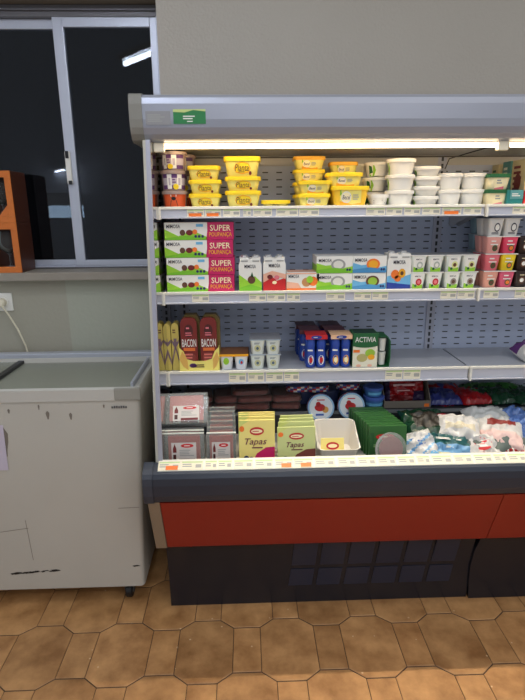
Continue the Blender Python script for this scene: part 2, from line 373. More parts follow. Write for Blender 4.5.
# lower front: bumper, red panel, kick
bp = [(1.672, .69), (1.64, .713), (1.612, .700), (1.598, .690), (1.590, .675), (1.588, .65), (1.590, .61), (1.598, .585), (1.61, .577), (1.66, .577), (1.68, .60)]
bp = [(y, z-.005) for y, z in bp]
bum = MB().prism(bp, XL-.004, XR+.004, navy).build('bumper', case)
e2 = [(y-(.004 if y < 1.62 else 0), z+(.003 if z > .6 else -.003)) for y, z in bp]
for x0, x1 in ((-.362, XL-.004), (XR+.004, XR+.042)): MB().prism(e2, x0, x1, P('bumper_end_grey', (52, 57, 68))).build('bumper_end_cap', case)
MB().box(XL, XR, 1.655, 1.667, .60, .703, inner).build('well_front_wall', case)
for x0, x1 in ((-.31, .897), (.9, 2.03)):
    MB().prism([(1.603, .572), (1.69, .336), (1.695, .330), (1.712, .332), (1.66, .572)], x0, x1, redp).build('red_panel', case)
for x0, x1 in ((-.352, -.312), (2.032, 2.07)): MB().prism([(1.600, .577), (1.69, .330), (1.80, .332), (1.80, .577)], x0, x1, beige).build('end_trim', case)
MB().box(XL+.01, XR-.01, 1.72, 1.80, .33, .57, kickm).build('front_frame', case)
# kick plates: left plate with slanted panes imitating a window reflection, then a plate with a curved edge
MB().prism([(1.772, .0), (1.765, .16), (1.745, .29), (1.735, .33), (1.80, .33), (1.80, 0)], XL, .885, kickm, smooth=True).build('kick_plate', case)
cur = [(.0, .892), (.08, .884), (.16, .882), (.24, .886), (.33, .905)]
mb = MB(); ys = lambda z: 1.772-.007*z/.16 if z < .16 else (1.765-.02*(z-.16)/.13 if z < .29 else 1.745-.01*(z-.29)/.04)
mb.loft([[(x, ys(z)-.009, z+.0), (2.04, ys(z)-.009, z), (2.04, 1.79, z), (x, 1.79, z)] for z, x in cur], kickm)
mb.build('kick_plate', case)
gr = MB()
for r in range(2):
    for c in range(6):
        z0, z1 = (.085, .165) if r == 0 else (.185, .318)
        x0 = .15+c*.112+r*.012; x1 = x0+.094
        pts = [(x0, z0), (x1, z0), (x1+.01, z1), (x0+.01, z1)]
        fr = [(x, ys(z)-.0025, z) for x, z in pts]; bk = [(x, ys(z)+.001, z) for x, z in pts]
        gr.loft([bk, fr], kickrefl, smooth=False)
gr.build('reflected_panes', case)
# ---- price tags
def tags(parent, xs, y, z, ty, h=.026, oranges=()):
    """small printed cards in the rail; ty = lean of the rail (dy/dz)"""
    up = V((0, ty, 1)).normalized()
    for i, (x0, x1) in enumerate(xs):
        mb = MB(); w = x1-x0; f = Face(mb, (0, 0, 0), w, h, (1, 0, 0), up)
        f.rect(0, 0, 1, 1, offw, 1)
        random.seed(i*31+int(z*100)); f.rect(.04, .78, .96, .95, P('tag_green', (188, 210, 150)), 2)
        f.lines(.06, .35, .55, .72, 2, greyink, 2); f.rect(.62, .25, .94, .62, greyink if random.random() < .4 else P('tag_grey', (170, 168, 160)), 2)
        if i in oranges: f.rect(.1, .04, .85, .48, orange, 3)
        mb.build('price_tag', parent, (x0, y, z))
def shelf(x0, x1, zt, zb, tagx, oranges, yf=1.88):
    mb = MB(); mb.box(x0, x1, yf+.012, BY-.006, zt-.018, zt, shelfm, .002)
    s = mb.build('shelf', case)
    mb = MB(); mb.prism([(yf+.014, zt), (yf+.001, zt+.004), (yf-.006, zt+.003), (yf-.006, zt-.005), (yf+.014, zt-.007)], x0, x1, shelfe)
    mb.prism([(yf, zt-.006), (yf-.001, zb+.005), (yf-.009, zb+.004), (yf-.009, zb), (yf+.010, zb), (yf+.012, zt-.006)], x0, x1, railm); mb.build('price_rail', s)
    for x in (x0+.01, x1-.012):
        mb = MB(); mb.prism([(BY-.006, zt-.018), (BY-.006, zt-.075), (BY-.03, zt-.08), (yf+.06, zt-.03), (yf+.04, zt-.018)], x, x+.003, shelfm); mb.build('bracket', s)
    mb = MB(); mb.box(x0-.003, x0+.004, yf-.013, yf+.01, zb-.004, zt+.002, shelfe, .001); mb.build('rail_end', s)
    tags(s, tagx, yf-.0015, zb+.0055, 0, (zt-zb)-.0115, oranges)
    return s
def xs(y, Y, spans): return [(at(a, y, Y).x, at(b, y, Y).x) for a, b in spans]
S1, S2, S3 = 1.558, 1.260, .9585
YF = 1.88
shelf(-.297, .848, S1, 1.522, xs(212, YF, [(187, 204), (205, 221), (223, 240), (243, 251), (253, 272), (276, 298), (299, 319), (366, 385), (386, 402), (404, 420), (422, 440), (442, 461), (463, 481)]), (0, 1, 11))
shelf(.856, 2.0, S1, 1.522, xs(212, YF, [(512, 530)]) + [(1.1, 1.15), (1.3, 1.35)], ())
shelf(-.299, .848, S2, 1.220, xs(297, YF, [(192, 209), (249, 266), (267, 285), (287, 300), (326, 345), (354, 371), (372, 388), (440, 456), (457, 474)]), ())
shelf(.856, 2.0, S2, 1.220, xs(297, YF, [(483, 498), (514, 530)]) + [(1.2, 1.25)], ())
shelf(-.297, .848, S3, .910, xs(377, YF, [(229, 246), (248, 264), (266, 283), (284, 299), (385, 402), (403, 420)]), ())
shelf(.856, 2.0, S3, .910, [(1.2, 1.25), (1.4, 1.46)], ())
# bottom price rail: leaning, lit from above
mb = MB(); mb.prism([(1.606, .692), (1.642, .712), (1.655, .711), (1.655, .700), (1.612, .685)], -.312, 2.03, shelfe); br = mb.build('bottom_price_rail', case)
sp = [(158, 180), (181, 203), (205, 217), (218, 232), (234, 253), (255, 273), (275, 293), (294, 313), (315, 335), (338, 356), (358, 376), (378, 396), (398, 415), (417, 430), (432, 452), (454, 472), (474, 492), (494, 506), (508, 526)]
up = V((0, .036, .02)).normalized(); tl = []
for i, (a, b) in enumerate(sp):
    x0, x1 = at(a, 465, 1.62).x, at(b, 465, 1.62).x
    mb = MB(); f = Face(mb, (0, 0, 0), x1-x0, .036, (1, 0, 0), up); f.rect(0, 0, 1, 1, offw, 1); f.rect(.03, .8, .97, .95, P('tag_green', (188, 210, 150)), 2); f.lines(.06, .3, .6, .75, 2, greyink, 2); f.rect(.66, .25, .92, .62, P('tag_grey', (170, 168, 160)), 2)
    if i in (0, 6, 7): f.rect(.35, .05, .9, .5, orange, 3)
    mb.build('price_tag', br, (x0, 1.6070, .6940))
# well floor and rear step
MB().box(IL, IR, 1.667, BY-.002, .60, .665, inner).build('well_floor', case)
MB().box(IL, IR, 1.96, BY-.006, .665, .757, P('rear_step_shade', (46, 48, 54))).build('rear_step', case)  # dark colour stands in for the shade below the step plate
MB().box(IL, IR, 1.955, 1.962, .745, .758, P('step_edge', (112, 116, 118))).build('step_edge', case)
DZ, RZ = .665, .758
# ------------------------------------------------------------------ chest freezer
fz = thing('chest_freezer', 'white scratched chest freezer with glass lids and castors under the window', 'freezer', loc=(0, 0, 0))
fzm = mat('freezer_enamel', (186, 183, 173), rough=.38, var=.05, vscale=5, bump=.05, bscale=6)
fzr = mat('freezer_rim', (188, 186, 178), rough=.4)
def openbox(mb, rings_out, zin, wt, m):
    pass
FX0, FX1 = -1.62, -.392
mb = MB()
def rr4(x0, x1, y0, y1, z, r=.018, n=3):
    pts = []
    for cx, cy, a0 in ((x1-r, y1-r, 0), (x0+r, y1-r, PI/2), (x0+r, y0+r, PI), (x1-r, y0+r, 1.5*PI)):
        for i in range(n+1): a = a0+i*PI/2/n; pts.append((cx+r*math.cos(a), cy+r*math.sin(a), z))
    return pts
mb.loft([rr4(FX0+.03, FX1-.038, 1.79, 2.25, .085), rr4(FX0+.03, FX1-.034, 1.784, 2.25, .20), rr4(FX0+.01, FX1-.006, 1.781, 2.255, .75), rr4(FX0, FX1, 1.78, 2.26, .89), rr4(FX0+.05, FX1-.05, 1.83, 2.21, .89), rr4(FX0+.05, FX1-.05, 1.83, 2.21, .40)], fzm)
fb = mb.build('body', fz)
mb = MB()
mb.loft([rr4(FX0-.003, FX1+.003, 1.776, 2.263, .888), rr4(FX0-.003, FX1+.003, 1.776, 2.263, .931), rr4(FX0, FX1-.001, 1.785, 2.258, .937), rr4(FX0+.06, FX1-.045, 1.845, 2.205, .905), rr4(FX0+.06, FX1-.045, 1.845, 2.205, .888)], fzr, cap0=False, cap1=False, closed=True)
rim = mb.build('rim', fz)
MB().box(FX1-.09, FX1+.0045, 1.7735, 1.787, .889, .935, P('rim_corner', (150, 148, 138)), .004).build('rim_corner', rim)
MB().box(FX0, FX1-.01, 2.235, 2.275, .92, .944, alu, .005).build('rear_rail', fz)
MB().box(-1.0, FX1-.042, 1.84, 2.21, .905, .909, frost).build('glass_lid', fz)
mb = MB(); mb.box(-1.6, -.985, 1.84, 2.21, .911, .915, frost); gl = mb.build('glass_lid', fz)
MB().box(-1.0, -.975, 1.84, 2.21, .908, .922, mat('lid_edge', (60, 60, 62), metal=.6, rough=.35), .003).build('lid_edge', gl)
MB().box(FX1-.046, FX1-.036, 1.85, 2.2, .905, .932, alu, .002).build('lid_channel', fz)
# castors
for x, y in ((-.503, 1.84), (-.503, 2.2), (-1.5, 1.84), (-1.5, 2.2)):
    mb = MB(); mb.box(x-.026, x+.026, y-.026, y+.026, .076, .086, P('castor_steel', (90, 90, 92), metal=.5)); mb.prism([(y-.022, .08), (y+.02, .08), (y+.014, .024), (y-.008, .024)], x-.019, x-.016, P('castor_steel', (90, 90, 92))); mb.prism([(y-.022, .08), (y+.02, .08), (y+.014, .024), (y-.008, .024)], x+.016, x+.019, P('castor_steel', (90, 90, 92)))
    c_ = mb.build('castor', fz)
    mb = MB(); mb.lathe([(.026, -.014), (.031, -.010), (.031, .010), (.026, .014)], black, (x, y, .0315), axis='x', n=20); mb.lathe([(.012, -.0155), (.012, .0155)], P('castor_hub', (130, 130, 130)), (x, y, .0315), axis='x', n=12); mb.build('wheel', c_)
# badge, paper sheet, black scrapes and dents on the front
def fzy(z):
    for (za, ya), (zb_, yb) in (((.085, 1.79), (.2, 1.784)), ((.2, 1.784), (.75, 1.781)), ((.75, 1.781), (.93, 1.779))):
        if za <= z <= zb_: return ya+(yb-ya)*(z-za)/(zb_-za)
    return 1.779
mb = MB(); f = Face(mb, (-.496, 1.7755, .857), .058, .012); 
for i in range(7): f.rect(i/7+.01, .1, i/7+.115, .9 if i % 3 else .75, P('badge_grey', (84, 84, 86)), 1)
bd = mb.build('badge', fz); bd.location = (0, .0015, 0)
mb = MB(); random.seed(5)
def scrape(px, py, n, L, sp=.006):
    global mb
    c = at(px, py, 1.785)
    for i in range(n):
        x = c.x+random.uniform(-L, L); z = c.z+random.uniform(-sp, sp)*.6+(x-c.x)*.05; l = random.uniform(.004, .02); h = random.uniform(.0012, .0035)
        y = fzy(z)-.0007; mb.add([(x-l, y, z), (x-l*.3, y, z-h), (x+l, y, z), (x+l*.2, y, z+h)], [(0, 1, 2, 3)], black)
for sc_ in ((24, 573, 26, .045), (45, 571, 10, .04), (57, 571, 3, .02), (137, 566, 4, .008)):
    scrape(*sc_); mb.build('scrape_mark', fz); mb = MB()
scr = P('dark_smudge', (120, 112, 102), rough=.6)
for px, py, dx, dz in ((48, 415, .006, .012), (71, 416, .005, .010), (39, 407, .003, .008), (9, 411, .004, .006), (104, 406, .003, .005), (3, 442, .02, .05)):
    c = at(px, py, 1.782); y = fzy(c.z)-.0007
    mb.add([(c.x+dx*math.cos(a)*(1+.3*math.sin(3*a)), y, c.z+dz*math.sin(a)+dx*.8*math.sin(a)) for a in [i*PI/6 for i in range(12)]], [tuple(range(12))], scr); mb.build('smudge', fz); mb = MB()
for (a, b_) in (((25, 520), (33, 560)), ((0, 532), (28, 528)), ((118, 508), (139, 507))):
    p, q = at(*a, 1.7825), at(*b_, 1.7825); mb.add([(p.x, fzy(p.z)-.0006, p.z), (p.x+.002, fzy(p.z)-.0006, p.z-.002), (q.x+.002, fzy(q.z)-.0006, q.z-.002), (q.x, fzy(q.z)-.0006, q.z)], [(0, 1, 2, 3)], scr); mb.build('dent_line', fz); mb = MB()
mb = MB(); c = at(0, 432, 1.781); 
mb.loft([[(-1.1, 1.7795, .62), (-.897, 1.7795, .62), (-.893, 1.7795, .80), (-1.1, 1.7795, .80)], [(-1.1, 1.7785, .62), (-.897, 1.7785, .62), (-.893, 1.7785, .80), (-1.1, 1.7785, .80)]], P('lilac_paper', (196, 188, 204)), smooth=False)
mb.build('taped_sheet', fz)
# frozen packs under the glass
def frozen(name, label, x, y, w, d, m, m2, rz):
    b = MB(); b.box(-w/2, w/2, -d/2, d/2, 0, .05, m, .012); f = Face(b, (-w*.35, -d*.3, .0505), w*.7, d*.6, (1, 0, 0), (0, 1, 0)); f.ell(.5, .5, .45, .4, m2, 1); o = b.build(name, None, (x, y, .8402), (0, 0, rz)); tag(o, label, 'frozen food', 'frozen packs inside the chest freezer'); return o
deck = MB().box(FX0+.051, FX1-.051, 1.832, 2.208, .72, .84, P('freezer_frost', (196, 200, 190), rough=.8, var=.1), .003).build('inner_basket', fz)
frozen('frozen_pack', 'frosty pale pack with pink print nearest the right end of the freezer', -.56, 1.98, .16, .12, P('frozen_white', (200, 196, 186)), P('frozen_pink', (188, 130, 116)), .2)
frozen('frozen_pack', 'frosty brownish meat pack in middle of the freezer, left of the pink one', -.74, 1.95, .18, .14, P('frozen_brown', (150, 120, 104)), P('frozen_pink', (188, 130, 116)), -.15)
frozen('frozen_pack', 'white frosty pack by the dark lid edge of the freezer', -.90, 1.93, .12, .12, P('frozen_pale', (196, 192, 190)), P('frozen_white', (200, 196, 186)), .1)
frozen('frozen_pack', 'red and white frosty pack at the back of the freezer', -.66, 2.12, .14, .10, P('frozen_red', (150, 84, 76)), P('frozen_white', (200, 196, 186)), 0)
# ------------------------------------------------------------------ two wooden boxes with goblets on the sill
wood = mat('orange_wood', (206, 112, 40), rough=.4, var=.18, vscale=30, bump=.1, bscale=80); woodd = mat('shaded_wood', (76, 36, 18), rough=.45, var=.2, vscale=30)  # box sides darker: weaker light there is put into the wood colour
def wbox(z, label, upper):
    t = thing('wooden_display_box', label, 'box', 'wooden display boxes on the window sill', (0, 0, z))
    x0, x1, y0, y1, h, w = -1.17, -.957, 2.262, 2.412, .207, .026
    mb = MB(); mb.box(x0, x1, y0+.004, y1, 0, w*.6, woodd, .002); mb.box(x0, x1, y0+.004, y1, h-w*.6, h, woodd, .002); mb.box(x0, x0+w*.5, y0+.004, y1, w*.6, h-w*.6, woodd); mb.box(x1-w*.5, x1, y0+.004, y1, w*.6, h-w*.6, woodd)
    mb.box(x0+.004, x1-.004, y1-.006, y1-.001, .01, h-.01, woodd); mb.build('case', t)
    mb = MB(); mb.box(x0, x1, y0, y0+.006, 0, w, wood, .001); mb.box(x0, x1, y0, y0+.006, h-w, h, wood, .001); mb.box(x0, x0+w, y0, y0+.006, w, h-w, wood, .001); mb.box(x1-w, x1, y0, y0+.006, w, h-w, wood, .001)
    if upper: mb.loft([[(x1-w, y0, w), (x1-w, y0, w+.045), (x1-w-.04, y0, w)], [(x1-w, y0+.006, w), (x1-w, y0+.006, w+.045), (x1-w-.04, y0+.006, w)]], wood, smooth=False)
    mb.build('front_frame', t)
    # goblet
    g = thing('glass_goblet', 'clear stemmed goblet inside the %s wooden box' % ('upper' if upper else 'lower'), 'glass', 'glass goblets in the wooden boxes', (-1.035, 2.345, z+w*.6))
    b = MB(); b.lathe([(.030, 0), (.028, .003), (.006, .008), (.004, .02), (.004, .052), (.010, .060)], gobg, cap1=False); b.build('stem', g)
    b = MB(); b.lathe([(.010, .060), (.036, .080), (.045, .105), (.042, .135), (.036, .155), (.034, .155), (.040, .134), (.043, .105), (.034, .082), (.004, .063)], gobg); b.build('bowl', g)
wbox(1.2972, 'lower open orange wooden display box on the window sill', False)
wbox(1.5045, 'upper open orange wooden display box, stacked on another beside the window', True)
# ------------------------------------------------------------------ products
def tub(name, w, d, h, bodym, lidm, art=None, taper=.86, lidh=.010, r=.018, ov=.004, band=None):
    """tapered rounded tub with a lid; root at the base centre, front towards -Y"""
    t = thing(name, 'tub', 'tub')
    hb = h-lidh; mb = MB(); tw, td = w-2*ov, d-2*ov
    k = lambda f: taper+(1-taper)*f
    mb.loft([rrect(tw*k(0)-.006, td*k(0)-.006, r*.8, 0), rrect(tw*k(0), td*k(0), r, .003), rrect(tw*k(.5), td*k(.5), r, hb*.5), rrect(tw, td, r, hb)], bodym, cap1=False)
    y0, y1 = -td*k(0)/2, -td/2
    if art:
        u = V((0, y1-y0, hb)); fw_ = tw*k(0)-2*r
        art(Face(mb, (-fw_/2, y0-.0003, 0), fw_, u.length, (1, 0, 0), u))
    mb.build('container', t)
    mb = MB(); mb.loft([rrect(w, d, r+.002, hb-.004), rrect(w, d, r+.002, h-.002), rrect(w-.004, d-.004, r, h), rrect(w-.012, d-.012, r, h), rrect(w-.015, d-.015, r, h-.0025)], lidm, cap0=True)
    mb.build('tub_lid', t); return t
def rtub(name, rad, h, bodym, lidm, art=None, taper=.8, lidh=.008, ov=.004, cat='tub', n=28):
    t = thing(name, 'round tub', cat); hb = h-lidh; rb = rad-ov
    mb = MB(); mb.lathe([(rb*taper-.003, 0), (rb*taper, .002), (rb*(taper+1)/2, hb*.5), (rb, hb)], bodym, n=n, cap1=False)
    if art:   # art drawn in angle/height space around the front
        def mp(a, b, k): th = -PI/2+(a-.5)*2.4; q = rb*(taper+(1-taper)*b)+.0005*k; return V((q*math.cos(th), q*math.sin(th), b*hb))
        f = Face(mb, (0, 0, 0), rb*2.4, hb, mp=mp); art(f)
    mb.build('container', t)
    MB().lathe([(rad, hb-.005), (rad, h-.002), (rad-.002, h), (rad-.007, h), (rad-.009, h-.002)], lidm, n=n).build('tub_lid', t); return t
def band(f, b0, b1, m, k=1, n=14):
    for i in range(n): f.rect(i/n, b0, (i+1)/n, b1, m, k)
def carton(name, label, w, d, h, base, art=None, cat='carton', group=None, side=None, top=None):
    t = MB(); t.box(-w/2, w/2, -d/2, d/2, 0, h, base, .0015)
    if art: art(Face(t, (-w/2, -d/2-.0002, 0), w, h))
    if side: side(Face(t, (-w/2-.0002, d/2, 0), d, h, (0, -1, 0)))
    if top: top(Face(t, (-w/2, -d/2, h+.0002), w, d, (1, 0, 0), (0, 1, 0)))
    o = t.build(name); tag(o, label, cat, group); return o
def W(a, b, y, Y): return at(b, y, Y).x-at(a, y, Y).x
def XC(a, b, y, Y): return (at(a, y, Y).x+at(b, y, Y).x)/2
def HH(y0, y1, Y, x=262): return at(x, y0, Y).z-at(x, y1, Y).z
# ============ top shelf
Y1 = 1.905; z1 = S1+.0005
def A_planta(f):
    f.poly([(.06, .5), (.16, .78), (.5, .9), (.84, .78), (.94, .5), (.84, .24), (.5, .14), (.16, .24)], orange_y); f.poly([(.1, .5), (.19, .73), (.5, .83), (.81, .73), (.9, .5), (.81, .29), (.5, .2), (.19, .29)], yellow, 2)
    f.text('Planta', .5, .54, .42, brown, 3, .72, .15); f.lines(.3, .24, .7, .32, 1, brown, 3); f.ell(.92, .2, .07, .12, dred, 3)
pl = tub('margarine_tub', .123, .09, .050, paleyel, yellow, A_planta)
plt = tub('margarine_tub', .125, .09, .058, paleyel, yellow, A_planta)
G1 = 'yellow margarine tubs on the top shelf'
xa, xb = XC(188, 222, 206, 1.95), XC(224, 260, 206, 1.95)
for i, lb in enumerate(('bottom', 'middle', 'top')):
    put(pl, (xa+.003+(0, .002, -.001)[i], 1.95, z1+i*.0502), f'yellow margarine tub, {lb} of the lower stack of three beside the nut buckets', G1, scale=(.94, 1, 1))
z = z1
for i, lb in enumerate(('bottom', 'middle', 'top')):
    put(plt if i != 1 else pl, (xb+.005+(0, 0, -.002)[i], 1.95, z+.0002), f'yellow margarine tub, {lb} of the taller stack of three, second stack from left', G1, scale=(1.03, 1, (1.06, 1.04, 1.26)[i])); z += (.058*1.06, .05*1.04, .058*1.26)[i]+.0004
put(pl, (xa-.012, 2.06, z1), 'yellow-lidded margarine tub set behind the lower stack of three, at the bottom', G1, scale=(.8, 1, 1.4)); put(pl, (xa-.012, 2.06, z1+.0702), 'yellow-lidded margarine tub rising just behind the lower stack of three, on top', G1, scale=(.8, 1, 1.55))
fl = tub('flat_margarine_tub', W(261, 290, 206, 1.95), .08, .026, paleyel, yellow, lambda f: f.text('Planta', .5, .5, .55, brown, 3, .5))
put(fl, (XC(261, 290, 206, 1.95), 1.95, z1), 'single flat yellow tub standing alone between the two groups of margarine stacks', G1)
def A_becel(f):
    f.rect(.0, 0, 1, 1, paleyel, 1); f.poly([(.0, .0), (1, .0), (1, .2), (.6, .1), (.0, .3)], orange_y, 2); f.ell(.3, .52, .24, .34, white, 2); f.ell(.3, .52, .2, .28, cream, 3)
    f.text('Becel', .3, .52, .26, dblue, 4, .34, .1); f.lines(.6, .35, .92, .7, 3, greyink, 3); f.poly([(0, .6), (.08, .7), (.04, .95), (0, .9)], green, 2)
be1 = tub('spread_tub', .117, .088, .048, paleyel, yellow, A_becel); be2 = tub('spread_tub', .137, .095, .075, P('warm_yellow', (248, 200, 50)), yellow, A_becel)
beo = tub('spread_tub', .117, .088, .05, paleyel, P('amber_lid', (240, 180, 40)), A_becel)
G2 = 'yellow spread tubs in the middle of the top shelf'
x = XC(297, 329, 206, 1.925)
for i, lb in enumerate(('bottom', 'top')): put(be1, (x+.003*i, 1.925, z1+i*.0482), f'yellow heart-logo spread tub, {lb} of the front pair, left spread stack', G2)
x = XC(291, 325, 206, 2.03)
zz = [(be1, 0), (be1, .0485), (be1, .097), (beo, .1455)]
for i, (p_, dz) in enumerate(zz): put(p_, (x, 2.03, z1+dz), f'yellow spread tub, {("bottom", "second", "third", "top amber-lidded")[i]} one of the rear stack of four, left spread stack', G2)
x = XC(329, 367, 206, 1.93); put(be2, (x, 1.93, z1), 'large yellow spread tub with heart logo at the base of the right spread stack', G2)
put(be1, (XC(326, 361, 180, 1.935), 1.935, z1+.0752), 'yellow spread tub in the middle of the right spread stack, on the large one', G2, scale=(1.1, 1, 1.05))
x = XC(326, 357, 206, 2.04)
for i, (p_, dz) in enumerate([(be2, 0), (be1, .0755), (beo, .125)]): put(p_, (x, 2.04, z1+dz), f'yellow spread tub, {("large bottom", "middle", "amber-lidded top")[i]} one of the stack hidden behind the right spread stack', G2, scale=(.9, .9, 1))
# white tubs
def A_wgreen(f):
    f.poly([(0, 0), (.2, 0), (.28, .5), (.2, 1), (0, 1)], lime, 1); f.poly([(0, .2), (.16, .3), (.12, .8), (0, .9)], dgreen, 2)
G3 = 'white cheese tubs on the top shelf'
small = rtub('cheese_tub', W(367, 388, 206, 1.93)/2, .044, white, white, lambda f: f.lines(.2, .2, .8, .7, 2, greyink, 2))
put(small, (XC(367, 388, 206, 1.93), 1.93, z1), 'small white tub standing alone right of the yellow spread stacks', G3)
wt = rtub('cheese_tub', W(384, 413, 180, 1.93)/2, .0585, white, white, A_wgreen, taper=.84)
for i, lb in enumerate(('bottom', 'middle', 'top')): put(wt, (XC(385, 412, 206, 1.94), 1.94, z1+i*.0587), f'white round tub with green side print, {lb} of the tall front stack of three', G3, scale=(1, 1, 1), rz=-.7)
for k in range(2):
    for j in range(3):
        put(wt, (XC(385, 412, 206, 1.94)-.075+.006*j, 2.03+.06*k, z1+j*.0587) if k == 0 else (XC(385, 412, 206, 1.94)-.12, 2.11, z1+j*.0587), f'green-printed white tub, {("lowest", "middle", "highest")[j]} of three in the {("second", "rearmost")[k]} row behind the tall white stack', G3, rz=.2, scale=(.9, .9, .93))
wt2 = rtub('cheese_tub', W(411, 438, 206, 1.95)/2, .0368, white, white, A_wgreen, taper=.8)
for i, lb in enumerate(('lowest', 'second', 'third', 'topmost')): put(wt2, (XC(411, 437, 206, 1.95), 1.95, z1+i*.037), f'shallow white tub, {lb} in the stack of four white tubs', G3, rz=-.7)
wt3 = rtub('cheese_tub', W(433, 459, 206, 1.94)/2, .0605, white, white, lambda f: None, taper=.84)
wt4 = rtub('cheese_tub', W(434, 459, 206, 1.94)/2, .0605, P('palest_green', (214, 226, 190)), white, A_wgreen, taper=.84)
for k, (a, b_) in enumerate(((434, 460), (457, 483))):
    for i, lb in enumerate(('lower', 'upper')):
        put(wt3, (XC(a, b_, 206, 1.95), 1.95, z1+i*.0607), f'plain white round tub, {lb} of the {("left", "right")[k]} pair beside the rail joint', G3)
        put(wt4, (XC(a, b_, 206, 1.95)-.02, 2.05, z1+i*.0607), f'green-printed white tub, {lb} one behind the {("left", "right")[k]} plain white pair', G3)
def A_dk(f): f.rect(.0, 0, 1, 1, cream, 1); f.poly([(0, 0), (1, 0), (1, .25), (0, .1)], pink, 2); f.lines(.2, .4, .8, .8, 2, greyink, 2)
dk_ = tub('salad_tub', W(479, 503, 206, 1.94), .10, .0585, cream, dgreen, A_dk)
for i, lb in enumerate(('lower', 'upper')): put(dk_, (XC(480, 503, 206, 1.94), 1.94, z1+i*.0587), f'cream rectangular tub with dark green lid, {lb} of two by the rail joint', 'dark green lidded tubs on the top shelf')
# cartons at the right end
def A_txt(m1, m2, w_):
    def a(f): f.rect(.0, .0, 1, .18, m1, 1); f.rect(0, .18, 1, 1, m2, 1); f.lines(.15, .3, .85, .9, 5, w_, 2); f.ell(.5, .5, .25, .2, w_, 3) if w_ is dred else None
    return a
def topcart(y, base, m1, m2, w_, lb, h=.165, d=.068, dx=0): 
    o = carton('tall_carton', lb, .1, d, h, base, A_txt(m1, m2, w_), side=A_txt(m1, m2, w_), group='tall cartons at the right end of the top shelf'); o.location = (at(525, 180, 1.94).x+.05+dx, y, z1+.0002); return o
topcart(1.992, tan, teal, P('kraft_beige', (206, 192, 150)), dred, 'beige tall carton with red lettering nearest the front, right end of top shelf', .165, .10)
topcart(2.075, P('soft_teal', (90, 150, 150)), teal, P('soft_teal', (90, 150, 150)), white, 'teal tall carton between the two beige ones, right end of top shelf', .165, .06, -.006)
topcart(2.137, tan, greyink, P('kraft_beige', (206, 192, 150)), dgreen, 'beige tall carton at the very back, right end of top shelf', .158, .056, -.02)
o = carton('dessert_box', 'low teal box in front of the tall cartons', W(504, 520, 200, 1.9), .045, .052, teal, lambda f: (f.rect(.2, .4, 1, 1, P('soft_teal', (90, 150, 150)), 1), f.lines(.3, .55, .9, .8, 2, white, 2)), 'box'); o.location = (XC(503, 519, 200, 1.91), 1.907, z1)
o = carton('dessert_box', 'low red box with white lettering in front of the tall cartons', .07, .045, .05, red, lambda f: f.lines(.1, .35, .7, .75, 2, white, 2), 'box'); o.location = (at(520, 200, 1.907).x+.036, 1.907, z1)
# nut buckets at the left end
clr = P('bucket_plastic', (160, 140, 132), rough=.25)
def A_b1(f): band(f, .08, .92, purple); band(f, .3, .7, P('lilac_label', (186, 176, 186)), 2); f.rect(.2, .1, .36, .9, white, 3); f.rect(.55, .1, .72, .9, white, 3); f.ell(.5, .22, .1, .16, yellow, 4); f.lines(.38, .4, .53, .8, 3, purple, 4)
def A_b2(f): band(f, .06, .94, P('bucket_orange', (212, 84, 34))); f.poly([(.35, .1), (.65, .1), (.6, .5), (.4, .5)], black, 2); f.ell(.5, .62, .08, .12, black, 2); f.rect(.4, .75, .6, .88, white, 2); f.rect(0, .1, .12, .9, P('bucket_brown', (120, 60, 40)), 2)
bk1 = rtub('snack_bucket', .047, .073, clr, clr, A_b1, taper=.9); bk2 = rtub('snack_bucket', .047, .062, clr, clr, A_b2, taper=.9)
xk = XC(163, 188, 206, 1.95)
G4 = 'round buckets stacked at the left end of the top shelf'
for k, (dx, y) in enumerate(((0, 1.95), (.022, 2.06))):
    nm = ('front', 'rear')[k]
    put(bk2, (xk+dx, y, z1), f'orange round bucket at the base of the {nm} bucket stack by the mirrored side', G4, rz=.2*k)
    put(bk1, (xk+dx-.002, y, z1+.0622), f'purple and white round bucket in the middle of the {nm} bucket stack', G4, rz=.3)
    put(bk1, (xk+dx+.002, y, z1+.1354-.0), f'purple and white round bucket on top of the {nm} bucket stack', G4, rz=-.2, scale=(1, 1, .92))
bpy.context.view_layer.update()
for o in list(bpy.data.objects):          # settle the stacks of the top shelf to their real height
    if o.parent is None and o.get('category') and o.location.z > z1-.001 and 1.85 < o.location.y < 2.2 and -.4 < o.location.x < 1.2:
        k = .80 if (o['category'] == 'tub' and xa-.03 < o.location.x < xa+.03 and 'yellow' in o['label']) else .905 if o['category'] == 'tub' else .97
        if 'bucket' in o['label']: k = .93; o['category'] = 'bucket'
        o.location.z = z1+(o.location.z-z1)*k; o.scale.z *= k
# ============ second shelf
z2 = S2+.0005; Y2 = 1.90
def A_super(f):
    f.rect(0, 0, .62, 1, white, 1); f.poly([(0, 0), (.6, 0), (.62, .15), (.4, .55), (.2, .22), (0, .62)], lime, 2); f.poly([(0, 0), (.6, 0), (.6, .12), (.3, .25), (0, .1)], green, 3)
    f.text('MIMOSA', .13, .78, .2, ink, 3, .2); f.ell(.26, .42, .04, .17, brown, 4); f.ell(.36, .42, .05, .16, dred, 4); f.ell(.44, .46, .035, .14, orange, 4); f.rect(.46, .75, .56, .9, lblue, 3)
    f.ell(.45, .2, .02, .08, dblue, 4); f.ell(.5, .2, .02, .08, dblue, 4); f.ell(.55, .2, .02, .08, dblue, 4)
    f.poly([(.6, 0), (1, 0), (1, 1), (.64, 1)], magenta, 2); f.text('SUPER', .81, .68, .34, cream, 4, .3); f.text('POUPANÇA', .81, .28, .3, orange_y, 4, .33)
wS = W(167.5, 234.5, 290, Y2); xS = XC(167.5, 234.5, 290, Y2)
dz = HH(221.5, 291, Y2)/4
